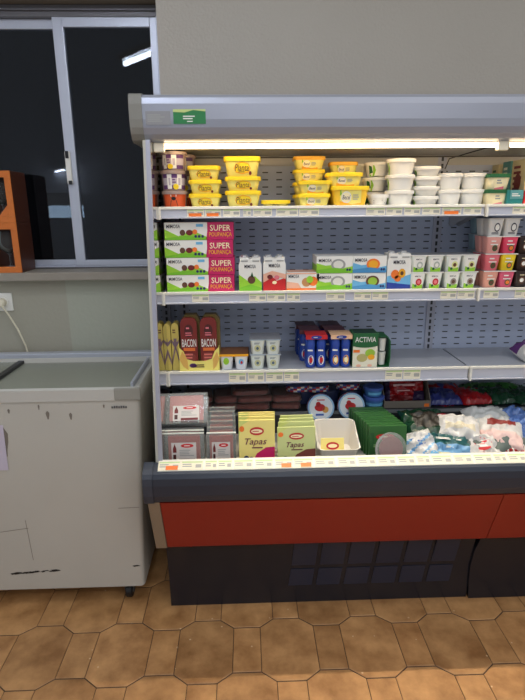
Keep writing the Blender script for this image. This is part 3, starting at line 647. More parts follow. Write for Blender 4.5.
for i, lb in enumerate(('bottom', 'second from bottom', 'third from bottom', 'top')):
    o = carton('yogurt_multipack', f'long white, green and magenta saver pack, {lb} in its stack of four', wS, .11, dz-.0012, magenta, A_super, 'carton', 'long saver packs on the second shelf', side=lambda f: (f.rect(0, 0, 1, 1, white, 1), f.poly([(0, 0), (1, 0), (1, .6), (.55, .15), (.2, .55), (0, .4)], lime, 2), f.text('MIMOSA', .6, .78, .2, ink, 3, .5)))
    o.location = (xS+(0, .002, -.002, .001)[i], Y2+.055, z2+i*dz)
def gabled(name, label, w, h, base, art, group):
    """carton sleeve around drinking bottles with scalloped shoulders"""
    t = thing(name, label, 'drink pack', group); d = .07
    mb = MB(); n = 2; pts = [(-w/2, 0), (w/2, 0), (w/2, h*.8), (w*.44, h*.9), (w*.46, h)]
    pts += [(w*.1, h), (w*.06, h*.965), (-w*.06, h*.965), (-w*.1, h), (-w*.46, h), (-w*.44, h*.9), (-w/2, h*.8)]
    mb.loft([[(x, -d/2, z) for x, z in pts], [(x, d/2, z) for x, z in pts]], base, smooth=False)
    art(Face(mb, (-w/2, -d/2-.0002, 0), w, h)); mb.build('sleeve', t)
    for sx in (-.26, .26):
        MB().lathe([(.012, h-.0), (.012, h+.006), (.010, h+.008)], silver, (sx*w, 0, 0), n=14).build('bottle_cap', t)
    return t
def A_dg(f): f.poly([(0, 0), (1, 0), (1, .25), (.7, .45), (.4, .3), (0, .5)], lime, 1); f.poly([(0, 0), (1, 0), (1, .1), (.5, .2), (0, .1)], green, 2); f.text('MIMOSA', .5, .74, .11, ink, 2, .5); f.ell(.55, .34, .17, .12, brown, 3); f.poly([(.5, .42), (.58, .58), (.64, .42)], dgreen, 3); f.rect(.1, .88, .4, .92, greyink, 2); f.rect(.6, .88, .9, .92, greyink, 2)
def A_dp(f): f.poly([(0, 0), (1, 0), (1, .4), (.6, .3), (.3, .5), (0, .35)], red, 1); f.poly([(0, .25), (.5, .45), (1, .35), (1, .5), (.4, .6), (0, .5)], peach, 2); f.text('MIMOSA', .5, .76, .11, ink, 3, .5); f.ell(.3, .42, .12, .07, dred, 4); f.ell(.6, .4, .12, .07, pink, 4); f.ell(.5, .25, .1, .05, cream, 4); f.rect(.1, .88, .4, .92, greyink, 2); f.rect(.6, .88, .9, .92, greyink, 2)
def A_db(f): f.poly([(0, 0), (1, 0), (1, .42), (.6, .34), (.3, .42), (0, .36)], lblue, 1); f.poly([(0, 0), (1, 0), (1, .12), (0, .2)], blue, 2); f.text('MIMOSA', .5, .76, .11, ink, 3, .5); f.ell(.33, .42, .17, .13, orange, 4); f.ell(.62, .45, .15, .13, orange_y, 4); f.ell(.62, .45, .07, .06, brown, 5); f.ell(.45, .3, .14, .09, orange, 4); f.rect(.1, .88, .4, .92, greyink, 2); f.rect(.6, .88, .9, .92, greyink, 2)
G5 = 'upright packs of drinking yogurt on the second shelf'
hG = HH(255.5, 291, Y2)-.008
for (a, b_), ar, lb, hh in (((239, 262), A_dg, 'upright white and green yogurt drink pack with brown fruit', hG), ((263, 286), A_dp, 'upright white and red yogurt drink pack with berries', hG), ((386, 410), A_db, 'tall upright blue and white pack with orange fruits', HH(253, 291, Y2)-.008)):
    g = gabled('yogurt_drink_pack', lb, W(a, b_, 290, Y2)*.98, hh, white, ar, G5); g.location = (XC(a, b_, 290, Y2), Y2+.036, z2)
def A_sm(f): f.rect(0, 0, 1, .12, orange, 1); f.poly([(0, .12), (.45, .12), (.35, .4), (0, .5)], peach, 1); f.text('MIMOSA', .22, .78, .18, ink, 2, .32); f.ell(.6, .45, .14, .25, P('tan_print', (196, 140, 90)), 2); f.ell(.8, .5, .14, .26, orange, 2); f.ell(.7, .6, .1, .2, lime, 3); f.rect(0, .9, .9, .97, peach, 2)
o = carton('yogurt_multipack', 'small white and orange yogurt pack lying low beside the drink packs', W(286, 319, 290, Y2), .09, HH(273, 291, Y2), white, A_sm, top=lambda f: f.rect(.05, .1, .95, .9, peach)); o.location = (XC(287, 319, 290, Y2), Y2+.046, z2)
def A_wave(m1, m2, fr):
    def a(f):
        f.poly([(0, 0), (1, 0), (1, .4), (.75, .3), (.5, .5), (.25, .45), (0, .6)][:7], m1, 1); f.poly([(0, 0), (1, 0), (1, .2), (.5, .3), (0, .15)], m2, 2); f.text('MIMOSA', .24, .76, .2, ink, 3, .36)
        f.ell(.6, .5, .2, .34, fr[0], 2); f.ell(.6, .5, .14, .24, fr[1], 3); f.poly([(0, 0), (1, 0), (1, .2), (.5, .32), (0, .2)], m2, 4); f.ell(.85, .2, .03, .08, dblue, 5); f.ell(.92, .2, .03, .08, dblue, 5)
    return a
wave = [((316, 352), 0, lime, green, (greyink, P('coconut_white', (226, 224, 214))), 'white and green wave yogurt pack, {} of two stacked behind the small orange pack'), ((352, 385.5), 1, lblue, P('mid_blue', (70, 140, 190)), (orange, orange_y), 'white and blue wave yogurt pack with orange fruit, {} of the fruit pair'), ]
hw = HH(257, 291, Y2)/2
for (a, b_), q, m1, m2, fr, lb in wave:
    for i in range(2):
        if q and i == 0: fr2 = (brown, P('kiwi_green', (150, 190, 60)))
        else: fr2 = fr
        l_ = lb.format(('lower', 'upper')[i]) if not q else ('white and blue wave yogurt pack with halved kiwi, under the orange fruit one', 'white and blue wave yogurt pack with orange fruit, above the kiwi one')[i]
        o = carton('yogurt_multipack', l_, W(a, b_, 290, Y2)-.001, .12, hw-.001, white, A_wave(m1, m2, fr2), group='wave printed yogurt packs on the second shelf', side=lambda f: (f.rect(0, 0, 1, .5, m1), f.rect(0, .5, 1, 1, white)), top=lambda f: f.rect(.04, .04, .96, .96, P('soft_white', (226, 226, 222)))); o.location = (XC(a, b_, 290, Y2), Y2+.061, z2+i*hw)
# cup packs
def cup_pack(name, label, pitch, h, rows, mats_, lidm=silver, art=None, nx=2, group=None, cat='yogurt pack', taper=.8, rk=.94, lipm=None, lip=.0015):
    t = thing(name, label, cat, group); hb = h-.0015
    for i in range(nx):
        for j in range(rows):
            cx = (i-(nx-1)/2)*pitch; cy = -(rows-1)/2*pitch+j*pitch
            mb = MB(); w = pitch*rk; m_ = mats_[i % len(mats_)]
            k = lambda q: taper+(1-taper)*q
            mb.loft([rrect(w*k(0)-.004, w*k(0)-.004, .008, 0, cx, cy), rrect(w*k(0), w*k(0), .010, .002, cx, cy), rrect(w*k(.9), w*k(.9), .008, hb*.92, cx, cy), rrect(w*.99, w*.99, .006, hb, cx, cy)], m_, cap1=False)
            if art and j == 0:
                y0, y1 = cy-w*k(0)/2, cy-w*k(.9)/2; u = V((0, y1-y0, hb*.92)); fw_ = w*k(0)-.010
                art(Face(mb, (cx-fw_/2, y0-.0004, 0), fw_, u.length, (1, 0, 0), u), i)
            mb.build('cup', t)
    W_, D_ = nx*pitch*.995, rows*pitch*.995
    mb = MB(); mb.box(-W_/2, W_/2, -D_/2, D_/2, hb, h, lidm); mb.build('foil_lid', t)
    MB().box(-W_/2-.0003, W_/2+.0003, -D_/2-.0006, -D_/2+.001, hb-lip, h+.0003, lipm or white).build('cup_rim', t)
    return t
def A_cup(blob, wave_, extra=None):
    def a(f, i): f.rect(0, 0, 1, 1, white, 1); f.poly([(0, 0), (1, 0), (1, .3), (.5, .2), (0, .35)], wave_, 2); f.text('MIMOSA', .5, .83, .1, ink, 2, .6); f.ell(.6, .45, .3, .24, blob, 3); (f.ell(.6, .45, .17, .13, extra, 4) if extra else None); f.ell(.3, .2, .12, .09, dgreen, 4)
    return a
hc = HH(257, 291, Y2)/2
G6 = 'paired yogurt cups on the second shelf'
pc = W(409, 442.5, 290, Y2)/2
for (a, b_), sd in (((409, 442.5), 'left'), ((443.5, 477), 'right')):
    for i in range(2):
        ar = A_cup(red, lime, pink) if (i == 0 and sd == 'left') else A_cup(P('grey_berry', (150, 140, 130)), lime, brown) if i == 0 else A_cup(P('coco_grey', (180, 186, 176)), lime, white) if sd == 'left' else A_cup(P('pale_lemon', (226, 226, 150)), lime, brown)
        g = cup_pack('yogurt_cup_pack', f'{("red-fruit" if sd=="left" else "grey-fruit") if i == 0 else ("coconut" if sd=="left" else "lemon-coloured")} white and green yogurt cups, {("lower", "upper")[i]} pack of the {sd} pair', pc, hc-.0005, 2, [P('cup_white', (232, 236, 226))], art=ar, group=G6); g.location = (XC(a, b_, 290, Y2), Y2+pc+.0, z2+i*hc)
# tall mixed cups stack past the rail joint
hq = HH(219.5, 290, Y2)/4; pq = W(482, 514, 290, Y2)/2
cols = [[(P('cup_peach', (226, 160, 140)), cream), (P('cup_rose', (216, 90, 120)), pink)], [(P('cup_salmon', (226, 110, 120)), pink), (P('cup_lemon', (236, 206, 40)), yellow)], [(P('cup_blush', (228, 160, 150)), peach), (P('cup_strawberry', (226, 70, 100)), pink)], [(P('cup_milk', (226, 224, 218)), white), (P('cup_milk', (226, 224, 218)), white)]]
nm = ['peach and pink cup pack at the bottom of the four-high cup stack', 'salmon and yellow cup pack, second from bottom of the four-high cup stack', 'peach and strawberry-pink cup pack, third up in the four-high cup stack', 'white cup pack with dark swirl on top of the four-high cup stack']
for i in range(4):
    def ar(f, k, i=i):
        if i == 3: f.ell(.62, .55, .3, .28, ink, 2); f.ell(.62, .55, .22, .2, white, 3); f.lines(.1, .1, .9, .25, 2, ink, 2)
        else: f.ell(.6, .35, .28, .2, dgreen, 2); f.ell(.6, .35, .2, .13, (brown if k == 0 else orange), 3); f.lines(.15, .72, .8, .88, 1, white, 2); f.rect(.1, .55, .9, .62, white, 2)
    g = cup_pack('yogurt_cup_pack', nm[i], pq, hq-.0005, 2, [cols[i][0][0], cols[i][1][0]], art=ar, group='four-high stack of fruit yogurt cups right of the rail joint'); g.location = (XC(482, 514, 290, Y2), Y2+pq, z2+i*hq)
for i in range(4):
    g = cup_pack('yogurt_cup_pack', f'pale blue cup pack, {("bottom", "second", "third", "top")[i]} of the stack standing behind the fruit cups', pq, hq-.0005, 2, [P('cup_blue', (150, 180, 190))], group='pale blue cups behind the four-high stack'); g.location = (XC(482, 514, 290, Y2)+.03, Y2+pq*3.1, z2+i*hq)
hd = HH(239, 290, Y2)/3
for i in range(3):
    def ar(f, k): f.ell(.5, .5, .36, .26, brown, 2); f.ell(.5, .5, .24, .14, white, 3); f.lines(.2, .8, .8, .9, 1, cream, 2)
    g = cup_pack('dessert_cup_pack', f'dark chocolate dessert cups, {("bottom", "middle", "top")[i]} pack of the stack at the right edge', .055, hd-.0005, 2, [dbrown], art=ar, group='chocolate dessert cups at the right edge', lidm=P('brown_foil', (96, 70, 60), metal=.3), lipm=dbrown); g.location = (at(513.5, 290, Y2).x+.056, Y2+.056, z2+i*hd)
# ============ third shelf
z3 = S3+.0005; Y3 = 1.90
ytan = P('straw_card', (206, 186, 96))
def A_fig(f): f.lines(.2, .78, .8, .88, 2, brown, 2); f.poly([(0, .12), (.5, .45), (1, .12), (1, .22), (.62, .5), (1, .6), (1, .66), (.5, .56), (0, .66), (0, .6), (.38, .5), (0, .22)], P('mauve_band', (120, 96, 110)), 2); f.rect(.3, .56, .7, .68, P('mauve_band', (120, 96, 110)), 3)
for (a, b_, yy), lb in (((162, 172.5, 1.905), 'slim rounded straw-yellow carton nearest the mirrored side'), ((173, 180.5, 1.907), 'slim rounded straw-yellow carton touching the bacon display tray')):
    w = W(a, b_, 368, yy)-.001; h = HH(319, 370, yy); mb = MB()
    pts = [(-w/2, 0), (w/2, 0), (w/2, h*.9)]+[(w/2*math.cos(q), h*.9+h*.1*math.sin(q)) for q in [PI*i/8 for i in range(1, 8)]]+[(-w/2, h*.9)]
    mb.loft([[(x, -.028, z) for x, z in pts], [(x, .028, z) for x, z in pts]], ytan, smooth=False); A_fig(Face(mb, (-w/2, -.0283, 0), w, h))
    o = mb.build('rounded_carton', None, (XC(a, b_, 368, yy), yy+.025, z3)); tag(o, lb, 'carton', 'slim straw-yellow cartons at the left of the third shelf')
# bacon tray and packs
xB = XC(181, 219, 368, Y3); wB = W(180, 219.5, 368, Y3)
t = thing('display_tray', 'pale yellow cardboard tray holding two bacon packs on the third shelf', 'tray', loc=(xB, Y3+.0, z3))
mb = MB(); w2 = wB/2; hT = HH(344, 370, Y3)
pts = [(-w2, 0), (w2, 0), (w2, hT), (w2*.78, hT*.82), (w2*.62, hT*.5), (w2*.3, hT*.42), (-w2*.3, hT*.42), (-w2*.62, hT*.5), (-w2*.78, hT*.82), (-w2, hT)]
mb.loft([[(x, -.012, z) for x, z in pts], [(x, -.0105, z) for x, z in pts]], paleyel, smooth=False)
f = Face(mb, (-w2, -.0122, 0), wB, hT); f.lines(.3, .14, .82, .3, 2, maroon, 2); f.ell(.34, .24, .09, .09, purple, 2); f.poly([(0, .5), (.1, .2), (.22, .05), (.2, .5), (.08, .85)], P('print_wheat', (222, 176, 90)), 2); f.poly([(1, .5), (.92, .2), (.84, .05), (.84, .5), (.95, .8)], P('print_wheat', (222, 176, 90)), 2)
mb.build('tray_front', t)
MB().box(-w2, w2, -.0105, .11, 0, .0015, paleyel).build('tray_floor', t)
mb = MB(); mb.loft([[(-w2, -.0105, 0), (-w2, .11, 0), (-w2, .11, hT*.9), (-w2, -.0105, hT)], [(-w2+.0015, -.0105, 0), (-w2+.0015, .11, 0), (-w2+.0015, .11, hT*.9), (-w2+.0015, -.0105, hT)]], paleyel, smooth=False); mb.build('tray_side', t)
mb = MB(); mb.loft([[(w2-.0015, -.0105, 0), (w2-.0015, .11, 0), (w2-.0015, .11, hT*.9), (w2-.0015, -.0105, hT)], [(w2, -.0105, 0), (w2, .11, 0), (w2, .11, hT*.9), (w2, -.0105, hT)]], paleyel, smooth=False); mb.build('tray_side', t)
bacm = P('bacon_pack', (118, 30, 24), rough=.3); bacw = clear('bacon_window', (120, 60, 30), .55)
def bacon(label, x, y, w, h, front=True):
    t = thing('bacon_pack', label, 'bacon pack', 'red-brown bacon packs in the yellow tray', (x, y, z3+.0018))
    mb = MB(); pts = [(-w/2, 0), (w/2, 0), (w/2, h*.9), (w*.40, h*.97), (w*.2, h), (-w*.2, h), (-w*.4, h*.97), (-w/2, h*.9)]
    mb.loft([[(x_, -.008, z) for x_, z in pts], [(x_*1.0, .008, z) for x_, z in pts]], bacm, smooth=False)
    f = Face(mb, (-w/2, -.0083, 0), w, h)
    f.text('BACON', .5, .53, .15, white, 3, .86); f.ell(.5, .76, .26, .12, maroon, 2); f.lines(.35, .78, .65, .84, 1, pink, 4); f.lines(.3, .66, .7, .74, 2, pink, 4); f.rect(.15, .38, .85, .44, P('bacon_orange', (220, 110, 50)), 3); f.ell(.5, .25, .38, .1, dmeat, 2); f.lines(.2, .16, .8, .34, 3, meat, 3)
    mb.build('wrapper', t); return t
hB = HH(311, 369, Y3)
for (a, b_), lb in (((179.5, 198), 'red-brown bacon pack, left one standing in the yellow tray'), ((199, 217.5), 'red-brown bacon pack, right one standing in the yellow tray')):
    bacon(lb, XC(a+1.5, b_-.5, 340, Y3), Y3+.0, W(a+1.5, b_-.5, 340, Y3), hB-.004)
for k in range(2):
    t = MB(); w = wB*.47; h = hB+.002
    pts = [(-w/2, 0), (w/2, 0), (w/2, h*.9), (w*.3, h), (-w*.3, h), (-w/2, h*.9)]
    t.loft([[(x_, -.02, z) for x_, z in pts], [(x_, .02, z) for x_, z in pts]], P('olive_pack', (112, 92, 44)), smooth=False)
    o = t.build('deli_pack', None, (xB+(k-.5)*wB*.5+.006, Y3+.045, z3+.0018)); tag(o, f'olive-brown deli pack behind the {("left", "right")[k]} bacon pack', 'deli pack', 'olive-brown deli packs behind the bacon')
# cups with orange lid strip, and 2x2 cups
def A_c1(f, i): f.rect(0, 0, 1, 1, P('cup_pale', (220, 222, 224)), 1); (f.ell(.45, .6, .35, .26, lime, 2) if i == 0 else (f.ell(.5, .55, .3, .22, lblue, 2), f.ell(.55, .5, .14, .12, red, 3)))
pc = W(219.5, 248.5, 368, Y3)/2
g = cup_pack('yogurt_cup_pack', 'two yogurt cups with green and blue prints under an orange-edged lid, next to the bacon', pc, HH(353, 369.5, Y3), 2, [P('cup_pale', (220, 222, 224))], lidm=P('brown_lid', (130, 84, 50)), art=A_c1, lipm=orange_y, lip=.008); g.location = (XC(219.5, 248.5, 368, Y3), Y3+pc, z3)
def A_c2(f, i): f.rect(0, 0, 1, 1, P('cup_milky', (214, 220, 212)), 1); f.ell(.5, .45, .35, .26, P('oat', (196, 196, 150)), 2); f.lines(.15, .75, .85, .9, 2, P('slate', (80, 100, 120)), 2); f.ell(.5, .45, .15, .12, P('slate', (80, 100, 120)), 3)
pc = W(250, 281, 368, Y3)/2; hc = HH(338, 370, Y3)/2
for i in range(2):
    g = cup_pack('yogurt_cup_pack', f'pale milky yogurt cups, {("lower", "upper")[i]} pack of the two-high stack left of the drink bottles', pc, hc-.0005, 2, [P('cup_milky', (214, 220, 212))], art=A_c2, group='pale milky cup packs on the third shelf', lipm=P('pale_blue_rim', (170, 186, 200))); g.location = (XC(250, 281, 368, Y3), Y3+pc, z3+i*hc)
# small blue bottles
hb_ = HH(335, 370, Y3)
def bottles(label, x, y, tiltm, fruit, cardm):
    t = thing('drink_bottle_pack', label, 'drink pack', 'blue drink bottle packs on the third shelf', (x, y, z3)); r = .0185
    for i in range(2):
        for j in range(2):
            cx, cy = (i-.5)*.040, (j-.5)*.040
            b = MB(); b.lathe([(r*.8, 0), (r, .004), (r, hb_*.45), (r*.86, hb_*.52), (r*.9, hb_*.6), (r, hb_*.68), (r*.95, hb_*.8), (r*.62, hb_*.9), (r*.62, hb_*.94)], P('bottle_blue', (38, 70, 160), rough=.3), (cx, cy, 0), n=20)
            if j == 0:
                def mp(a, bb, k, cx=cx, cy=cy): th = -PI/2+(a-.5)*2; q = r+.0006*k; return V((cx+q*math.cos(th), cy+q*math.sin(th), bb*hb_))
                f = Face(b, (0, 0, 0), r*2, hb_, mp=mp); f.ell(.5, .25, .3, .15, fruit, 1); f.ell(.5, .25, .18, .09, cream if fruit is not white else red, 2); f.lines(.15, .5, .85, .6, 1, white, 2)
            o = b.build('bottle', t)
            MB().lathe([(r*.68, hb_*.92), (r*.68, hb_), (r*.5, hb_+.001)], silver, (cx, cy, 0), n=16).build('bottle_top', o)
    mb = MB(); mb.box(-.041, .041, -.041, .041, hb_+.0012, hb_+.003, cardm, .0005); f = Face(mb, (-.041, -.0415, hb_-.014), .082, .017, ); f.rect(0, 0, 1, 1, cardm, 1); f.ell(.5, .5, .25, .45, blue, 2); f.lines(.36, .35, .66, .65, 1, white, 3)
    mb.build('card_sleeve', t)
xb1, xb2 = XC(304, 328, 368, Y3), XC(329.5, 351.5, 368, Y3)
bottles('four blue drink bottles with a red sleeve, front left of the bottle packs', xb1, Y3+.04, 0, white, red)
bottles('four blue drink bottles with a cream and orange sleeve, beside the tall green-topped carton', xb2+.0005, Y3+.04, 0, orange_y, P('sleeve_cream', (236, 190, 150)))
bottles('four blue drink bottles with a dark sleeve, back left of the bottle packs', xb1-.015, Y3+.13, 0, white, P('sleeve_maroon', (90, 40, 50)))
bottles('four blue drink bottles with a dark sleeve, back right of the bottle packs', xb2-.01, Y3+.13, 0, white, P('sleeve_maroon', (90, 40, 50)))
bottles('four blue drink bottles with dark red sleeve, rearmost left against the slotted panel', xb1-.02, Y3+.22, 0, white, P('sleeve_wine', (70, 30, 40)))
bottles('four blue drink bottles with dark red sleeve, rearmost right against the slotted panel', xb2-.015, Y3+.22, 0, white, P('sleeve_wine', (70, 30, 40)))
# green-topped carton and the green-sleeved cups
def A_act(f): f.rect(0, .0, 1, 1, P('activia_cream', (226, 222, 200)), 1); f.rect(0, .62, 1, 1, dgreen, 2); f.text('ACTIVIA', .5, .82, .15, white, 4, .84); f.ell(.5, .66, .5, .08, dgreen, 3); f.rect(.02, .44, .28, .52, orange, 3); f.ell(.7, .42, .2, .12, P('kiwi_green', (150, 190, 60)), 3); f.ell(.38, .28, .22, .12, P('seed', (180, 170, 110)), 3); f.ell(.75, .3, .14, .08, orange_y, 4); f.ell(.25, .05, .1, .04, peach, 3); f.ell(.7, .05, .1, .04, peach, 3)
hA = HH(333, 370, Y3)
o = carton('yogurt_carton', 'cream carton with dark green top band beside the blue bottles', W(352, 376.5, 368, Y3), .08, hA, dgreen, A_act, top=lambda f: f.rect(.06, .06, .94, .94, P('deep_green', (20, 60, 40)))); o.location = (XC(352.5, 376.5, 368, Y3), Y3+.042, z3)
t = thing('sleeved_cup_pack', 'dark green sleeve with white yogurt cups showing at its open end', 'yogurt pack', loc=(XC(377, 389, 368, Y3), Y3+.045, z3))
w = W(377, 389, 368, Y3); mb = MB(); d = .085; h = HH(333, 366, Y3)
pts = [(-w/2, 0), (w/2, 0), (w/2+.004, h*.3), (w/2+.002, h*.85), (w*.3, h), (-w/2, h), (-w/2, h-.002), (w*.28, h-.002), (w/2-.001, h*.84), (w/2+.001, h*.3), (w/2-.002, .002), (-w/2, .002)]
mb.loft([[(x, -d/2, z) for x, z in pts], [(x, d/2, z) for x, z in pts]], dgreen, smooth=False); mb.build('sleeve', t)
for j in range(2):
    for k in range(2): MB().lathe([(.012, .004), (.0155, h*.42), (.016, h*.43), (.016, h*.45)], P('cup_white2', (214, 216, 208)), (-.003, -.022+k*.036, .002+j*h*.47), n=18).build('cup', t)
# orange-lipped dark pack behind
o = carton('yogurt_multipack', 'dark-topped low pack behind the two cups with orange edge', W(221, 247, 350, 2.0), .08, .048, P('umber', (84, 52, 44)), None); o.location = (XC(223, 249, 350, 2.0), 2.035, z3)

for o in list(bpy.data.objects):          # settle the third shelf packs to their real height
    if o.parent is None and o.get('category') and z3-.001 < o.location.z < z3+.2 and 1.85 < o.location.y < 2.2 and -.4 < o.location.x < .6:
        o.location.z = z3+(o.location.z-z3)*.92; o.scale.z *= .92
# ------------------------------------------------------------------ the well: packs standing behind the bottom rail
zd = DZ+.0005
def hw_(y, Y, base=zd, x=262): return at(x, y, Y).z-base
def A_tapas(bgm, berry, logo=.62):
    def a(f):
        f.poly([(0, 0), (.85, 0), (1, .25), (1, 1), (0, 1)], bgm, 1); f.poly([(.0, .6), (.1, .9), (.3, 1), (0, 1)], P('soft_lime', (206, 214, 120)), 2)
        f.ell(.5, .74, .2, .1, red, 3); f.ell(.5, .74, .16, .05, cream, 4); f.lines(.38, .72, .62, .76, 1, red, 5)
        f.text('Tapas', .45, .47, .2, P('tapas_ink', (110, 30, 60)), 4, .72, .3); f.lines(.36, .31, .66, .37, 1, P('tapas_ink', (110, 30, 60)), 4)
        f.poly([(.45, 0), (1, 0), (1, .36), (.75, .34), (.5, .2), (.4, .05)], berry, 3); f.ell(.2, .08, .08, .07, dblue, 4); f.ell(.34, .06, .07, .06, purple, 4)
        f.ell(.08, .8, .07, .07, orange, 3)
    return a
def leanpack(name, label, xc, y, w, h, th, m, art, lean=-.18, group=None, bev=.002, cat='deli pack', rz=0):
    t = MB(); t.box(-w/2, w/2, -th/2, th/2, 0, h, m, bev)
    if art: art(Face(t, (-w/2+.001, -th/2-.0003, .001), w-.002, h-.002))
    o = t.build(name, None, (xc, y, zd+.0005+abs(math.sin(lean))*th/2), (lean, 0, rz)); return tag(o, label, cat, group)
yc = P('tapas_yellow', (240, 222, 130)); gc = P('tapas_green', (206, 212, 140))
# rows of Tapas packs: front pack plus the ones behind, each a little higher in view
for k in range(4):
    yy = 1.715+.022*k; leanpack('sliced_deli_pack', ('yellow deli pack with script lettering and pink berries, front of the yellow row', 'yellow deli pack directly behind the front one of the yellow row', 'yellow deli pack third in the yellow row', 'rearmost yellow deli pack in the yellow row')[k], XC(238.5, 275, 430, yy), yy, W(238.5, 275, 430, yy), hw_((419, 415.5, 413, 411)[k], yy), .010, yc, A_tapas(yc, magenta), -.12, 'yellow script-lettered deli packs')
for k in range(4):
    yy = 1.712+.022*k; leanpack('sliced_deli_pack', ('pale green deli pack with script lettering, front of the green row', 'pale green deli pack directly behind the front one of its row', 'pale green deli pack third in its row', 'rearmost pale green deli pack beside the yellow row')[k], XC(277.5+k, 316-k, 430, yy), yy, W(277.5+k, 316-k, 430, yy), hw_((427, 421.5, 418, 415)[k], yy), .010, gc, A_tapas(gc, P('berry_brown', (120, 60, 50)), .5), -.12, 'pale green script-lettered deli packs', rz=.03)
# clear ham packs
def hampack(label, loc, w, h, rot, kind=0, group='clear packs of sliced ham at the left of the well'):
    t = thing('ham_pack', label, 'ham pack', group, loc, rot)
    mb = MB()
    for i in range(5): mb.box(-w*.4+.004*i, w*.40-.002*i, -.006+.002*i, -.0045+.002*i, h*.08+.002*i, h*.92-.006*i, meat, .0006)
    mb.build('ham_slices', t)
    mb = MB(); mb.loft([[(-w/2, -.009, 0), (w/2, -.009, 0), (w/2, .007, 0), (-w/2, .007, 0)], [(-w/2, -.009, h), (w/2, -.009, h), (w/2, .007, h), (-w/2, .007, h)]], film, smooth=False); mb.build('clear_wrap', t)
    mb = MB(); f = Face(mb, (-w*.32, -.0105, h*.06), w*.62, h*(.66 if kind == 0 else .5)); f.rect(0, 0, 1, 1, P('label_white', (206, 198, 192)), 1)
    f.ell(.64, .84, .26, .1, red, 2); f.lines(.52, .8, .76, .88, 1, white, 3); f.lines(.32, .3, .92, .66, 4, greyink, 2); f.rect(.3, .02, .95, .18, dred, 2); f.poly([(.06, .5), (.2, .5), (.2, .7), (.13, .95), (.06, .7)], dred, 2); f.rect(.06, .1, .18, .4, maroon, 2)
    mb.build('printed_label', t); return t
for k in range(3):
    yy = 1.712+.024*k
    hampack(('clear ham pack with white label, front one in the left corner of the well', 'clear ham pack right behind the left corner one', 'third clear ham pack back in the left corner')[k], (XC(164, 204, 440, yy), yy, zd+.002), W(164, 204, 440, yy), hw_((431, 428, 426)[k], yy), (-.08, 0, 0))
hampack('tilted clear ham pack lying on top of the upright ones in the left corner', (XC(169, 206, 420, 1.80), 1.77, .803), .155, .125, (-.75, 0, .05), 1)
hampack('clear ham pack beneath the tilted top one, left corner of the well', (XC(169, 205, 425, 1.80), 1.785, .785), .155, .12, (-.75, 0, -.04), 1)
for k in range(6):
    yy = 1.712+.020*k
    hampack(('front', 'second', 'third', 'fourth', 'fifth', 'last')[k]+' narrow clear ham pack in the row left of the yellow packs', (XC(206.5+.6*k, 236, 440, yy), yy, zd+.002), W(206.5+.8*k, 236, 440, yy), hw_((431, 425, 419, 414, 409, 405)[k], yy), (-.06, 0, 0), 0, 'narrow clear ham packs left of the yellow packs')
# white bin
t = thing('plastic_bin', 'empty-looking white plastic bin between the deli packs and the green row', 'bin', loc=(XC(314, 360, 440, 1.76), 1.775, zd))
w = W(317, 358, 435, 1.72); mb = MB(); hB_ = .100
def binring(s, z, r=.02): return rrect(w*s, .16*s, r, z)
mb.loft([rrect(w*.82, .13, .02, 0), rrect(w, .165, .025, hB_), rrect(w+.008, .172, .027, hB_), rrect(w-.004, .161, .024, hB_-.001), rrect(w*.82-.004, .126, .02, .003)], P('bin_white', (216, 210, 200), rough=.4), cap0=True)
mb.build('bin_body', t)
for v in t.children[0].data.vertices:      # low scooped front
    if v.co.y < -.04 and v.co.z > .09: v.co.z -= .05
for v in t.children[0].data.vertices:
    if abs(v.co.y) <= .04 and v.co.z > .1 : v.co.z -= 0
o = carton('small_deli_pack', 'small pale yellow pack with red logo lying in the white bin', .085, .006, .075, yc, lambda f: (f.ell(.5, .6, .28, .2, red, 1), f.ell(.5, .6, .2, .1, cream, 2)), 'deli pack'); o.location = (XC(317, 347, 452, 1.74), 1.722, zd+.006); o.rotation_euler = (-.3, 0, 0)
# green row
def A_grn(f): f.rect(.02, .02, .98, .98, P('pack_green', (44, 96, 40)), 1); f.ell(.42, .68, .26, .09, red, 2); f.lines(.26, .65, .58, .71, 1, cream, 3); f.lines(.1, .36, .7, .46, 2, P('leaf_light', (170, 200, 140)), 2); f.rect(.0, .0, .12, .8, P('leaf_dark', (30, 80, 34)), 2)
for k in range(9):
    yy = 1.712+.0235*k; lb = ('front', 'second', 'third', 'fourth', 'fifth', 'sixth', 'seventh', 'eighth', 'last')[k]+' green sliced-ham pack in the long green row right of the white bin'
    xc = XC(369, 406, 440, 1.72)-.0045*k; leanpack('green_deli_pack', lb, xc, yy, W(368, 405, 440, 1.72), hw_(428, 1.712)-.0005*k, .0215, P('pack_green', (44, 96, 40)), A_grn, -.16, 'green deli packs standing in one row')
